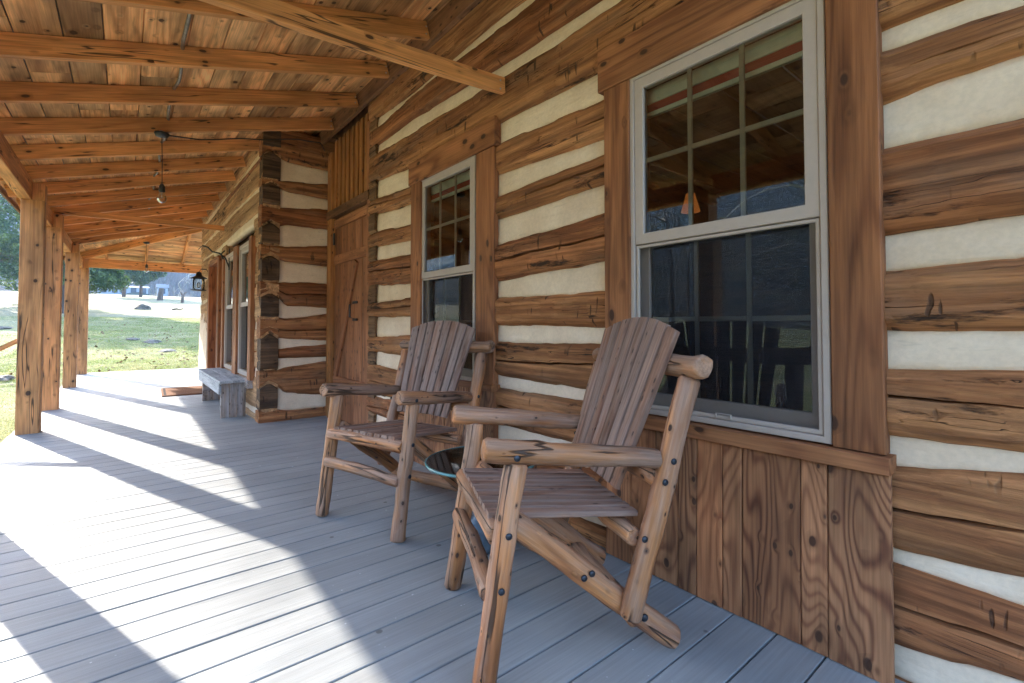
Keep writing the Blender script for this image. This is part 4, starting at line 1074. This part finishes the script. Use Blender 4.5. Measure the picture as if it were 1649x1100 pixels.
# far woods on the hill: thousands of bare trees, one mass
r = np.random.default_rng(5); vv = []; ff = []
N = 5200
ang = np.concatenate([r.uniform(R(74), R(105), 3600), r.uniform(R(120), R(230), N-3600)]); 
for i in range(N):
    d = r.uniform(0, 1)**.8*210+4; a = ang[i]
    if i < 3600: x = 122*math.cos(a)/math.sin(a)*1.0+d*math.cos(a)*.6; y = 122+d
    else: x = -96-d; y = r.uniform(-90, 120)
    zz, ss = terr(np.array([x]), np.array([y])); z = float(zz[0])-.5; h = r.uniform(6, 13)
    for k in range(5):
        o = len(vv); dx, dy = r.normal(size=2)*h*.16*(k > 0); b = .12 if k == 0 else .06; z1 = z+h*(.25 if k else 0); z2 = z+h*r.uniform(.75, 1)
        vv += [(x-b, y, z1), (x+b, y, z1), (x+dx, y+dy, z2)]; ff.append((o, o+1, o+2))
M['wood_mass'] = plain('far_bare_woods', (.13, .11, .105), .9, var=.3, nscale=.3)
tag(np_mesh('far_woods', np.array(vv), np.array(ff), 'wood_mass'), 'bare winter woods covering the hillside', kind='stuff')

# ------------------------------------------------------------------ distant buildings
def far_house(x, y, w_, d_, h, lab, name='farmhouse', roofh=1.6, win=2):
    z = gz(x, y)-.2; t = empty(name, (x, y, z), lab, 'house' if name == 'farmhouse' else 'shed')
    box('walls', x-w_/2, x+w_/2, y, y+d_, z, z+h, 'house', t, axis='x')
    v_ = [(x-w_/2-.2, y-.2, z+h+.005), (x+w_/2+.2, y-.2, z+h+.005), (x+w_/2+.2, y+d_+.2, z+h+.005), (x-w_/2-.2, y+d_+.2, z+h+.005), (x-w_/2-.2, y+d_/2, z+h+roofh), (x+w_/2+.2, y+d_/2, z+h+roofh)]
    mesh('roof', v_, [(0, 1, 5, 4), (2, 3, 4, 5), (0, 4, 3), (1, 2, 5), (3, 2, 1, 0)], 'roofgrey', False, None, t)
    for i in range(win):
        xx = x-w_/2+w_*(i+.5)/win; box('window', xx-.45, xx+.45, y-.05, y-.003, z+h*.35, z+h*.35+1.1, 'glassdark', t, axis='z')
far_house(6.0, 126, 1.8, 3, 2.0, 'small white gabled farmhouse under the hill, behind the tall stump', roofh=.9, win=1)
far_house(-2.7, 124, 3.4, 4, 1.6, 'long low white shed at the foot of the hill, left of the evergreens', 'shed', .5, 2)
far_house(1.1, 124.5, 4.8, 4, 1.7, 'low pale shed behind the evergreen trunks', 'shed', .5, 3)

# ------------------------------------------------------------------ grass and fallen leaves
def blades(n, xr, yr, h, wd, seed, dens=None):
    r = np.random.default_rng(seed); x = r.uniform(*xr, n); y = yr[0]+(yr[1]-yr[0])*r.uniform(0, 1, n)**1.5
    k = ~((x > -.86) & (y < 13.72)); x, y = x[k], y[k]; n = len(x)
    z, _ = terr(x, y); z = z+snoise(x, y, 1.1, 3)*.05+np.where(y > 14, snoise(x, y, .3, 5)*.12, 0)-.01
    a = r.uniform(0, 6.28, n); hh = h*r.uniform(.5, 1.3, n)*(1+.5*snoise(x, y, 2.2, 9)); lean = r.normal(size=(n, 2))*.6*hh[:, None]
    ww = wd*(1+y/25)
    p0 = np.stack([x-np.cos(a)*ww, y-np.sin(a)*ww, z], 1); p1 = np.stack([x+np.cos(a)*ww, y+np.sin(a)*ww, z], 1); p2 = np.stack([x+lean[:, 0], y+lean[:, 1], z+hh], 1)
    return np.stack([p0, p1, p2], 1).reshape(-1, 3), np.arange(n*3).reshape(n, 3)
def grass_mat():
    s = NT('grass_blade'); g = s.n('ShaderNodeNewGeometry').outputs['Position']; n = s.noise(g, 1.2, 4, .6); n2 = s.noise(g, 25, 2, .6)
    c = s.mix(s.ramp(n, .38, .62), (.24, .28, .08), (.46, .42, .21)); c = s.scale_col(c, s.ramp(n2, .3, .7, .6, 1.4))
    d = s.n('ShaderNodeBsdfDiffuse'); s.put(d.inputs[0], c); t = s.n('ShaderNodeBsdfTranslucent'); s.put(t.inputs[0], c)
    m = s.n('ShaderNodeMixShader'); m.inputs[0].default_value = .4; s.put(m.inputs[1], d.outputs[0]); s.put(m.inputs[2], t.outputs[0])
    s.t.links.new(m.outputs[0], s.out.inputs[0]); return s.m
M['grass'] = grass_mat()
a1, b1 = blades(150000, (-2.5, 6.5), (13.7, 32), .045, .0035, 3); a2, b2 = blades(60000, (-7, -.85), (5, 24), .045, .0035, 4)
tag(np_mesh('grass', np.concatenate([a1, a2]), np.concatenate([b1, b2+len(a1)]), 'grass'), 'short green and straw grass on the lawn round the deck', kind='stuff')
r = np.random.default_rng(8); n = 1500; x = np.concatenate([r.uniform(-2, 5, 1100), r.uniform(-6, -.9, 400)]); y = np.concatenate([13.8+14*r.uniform(0, 1, 1100)**1.4, r.uniform(6, 20, 400)])
z, _ = terr(x, y); z = z+snoise(x, y, 1.1, 3)*.05+np.where(y > 14, snoise(x, y, .3, 5)*.12, 0)+.035
a = r.uniform(0, 6.28, n); s_ = r.uniform(.02, .045, n); tl = r.normal(size=n)*.4
q = np.stack([np.stack([x+s_*np.cos(a+k*1.57), y+s_*np.sin(a+k*1.57)*.7, z+s_*tl*math.cos(k*1.57)], 1) for k in range(4)], 1).reshape(-1, 3)
M['dead'] = plain('dead_leaf', (.22, .12, .06), .8, var=.5, nscale=3)
tag(np_mesh('fallen_leaves', q, np.arange(n*4).reshape(n, 4), 'dead'), 'brown fallen leaves scattered in the grass', kind='stuff')

# ------------------------------------------------------------------ haze
hz = NT('thin_haze'); pv = hz.n('ShaderNodeVolumePrincipled'); pv.inputs['Density'].default_value = .0009
pv.inputs['Color'].default_value = (.42, .66, 1, 1); pv.inputs['Anisotropy'].default_value = .2
hz.t.links.new(pv.outputs[0], hz.out.inputs['Volume'])
bv = [(x, y, z) for x in (-425, 425) for y in (-405, 435) for z in (-2.5, 115)]
mesh('haze', bv, [(0, 1, 3, 2), (4, 6, 7, 5), (0, 4, 5, 1), (2, 3, 7, 6), (0, 2, 6, 4), (1, 5, 7, 3)], hz.m)
bpy.data.objects['haze']['kind'] = 'stuff'; bpy.data.objects['haze']['label'] = 'thin pale blue haze over the field and hill'
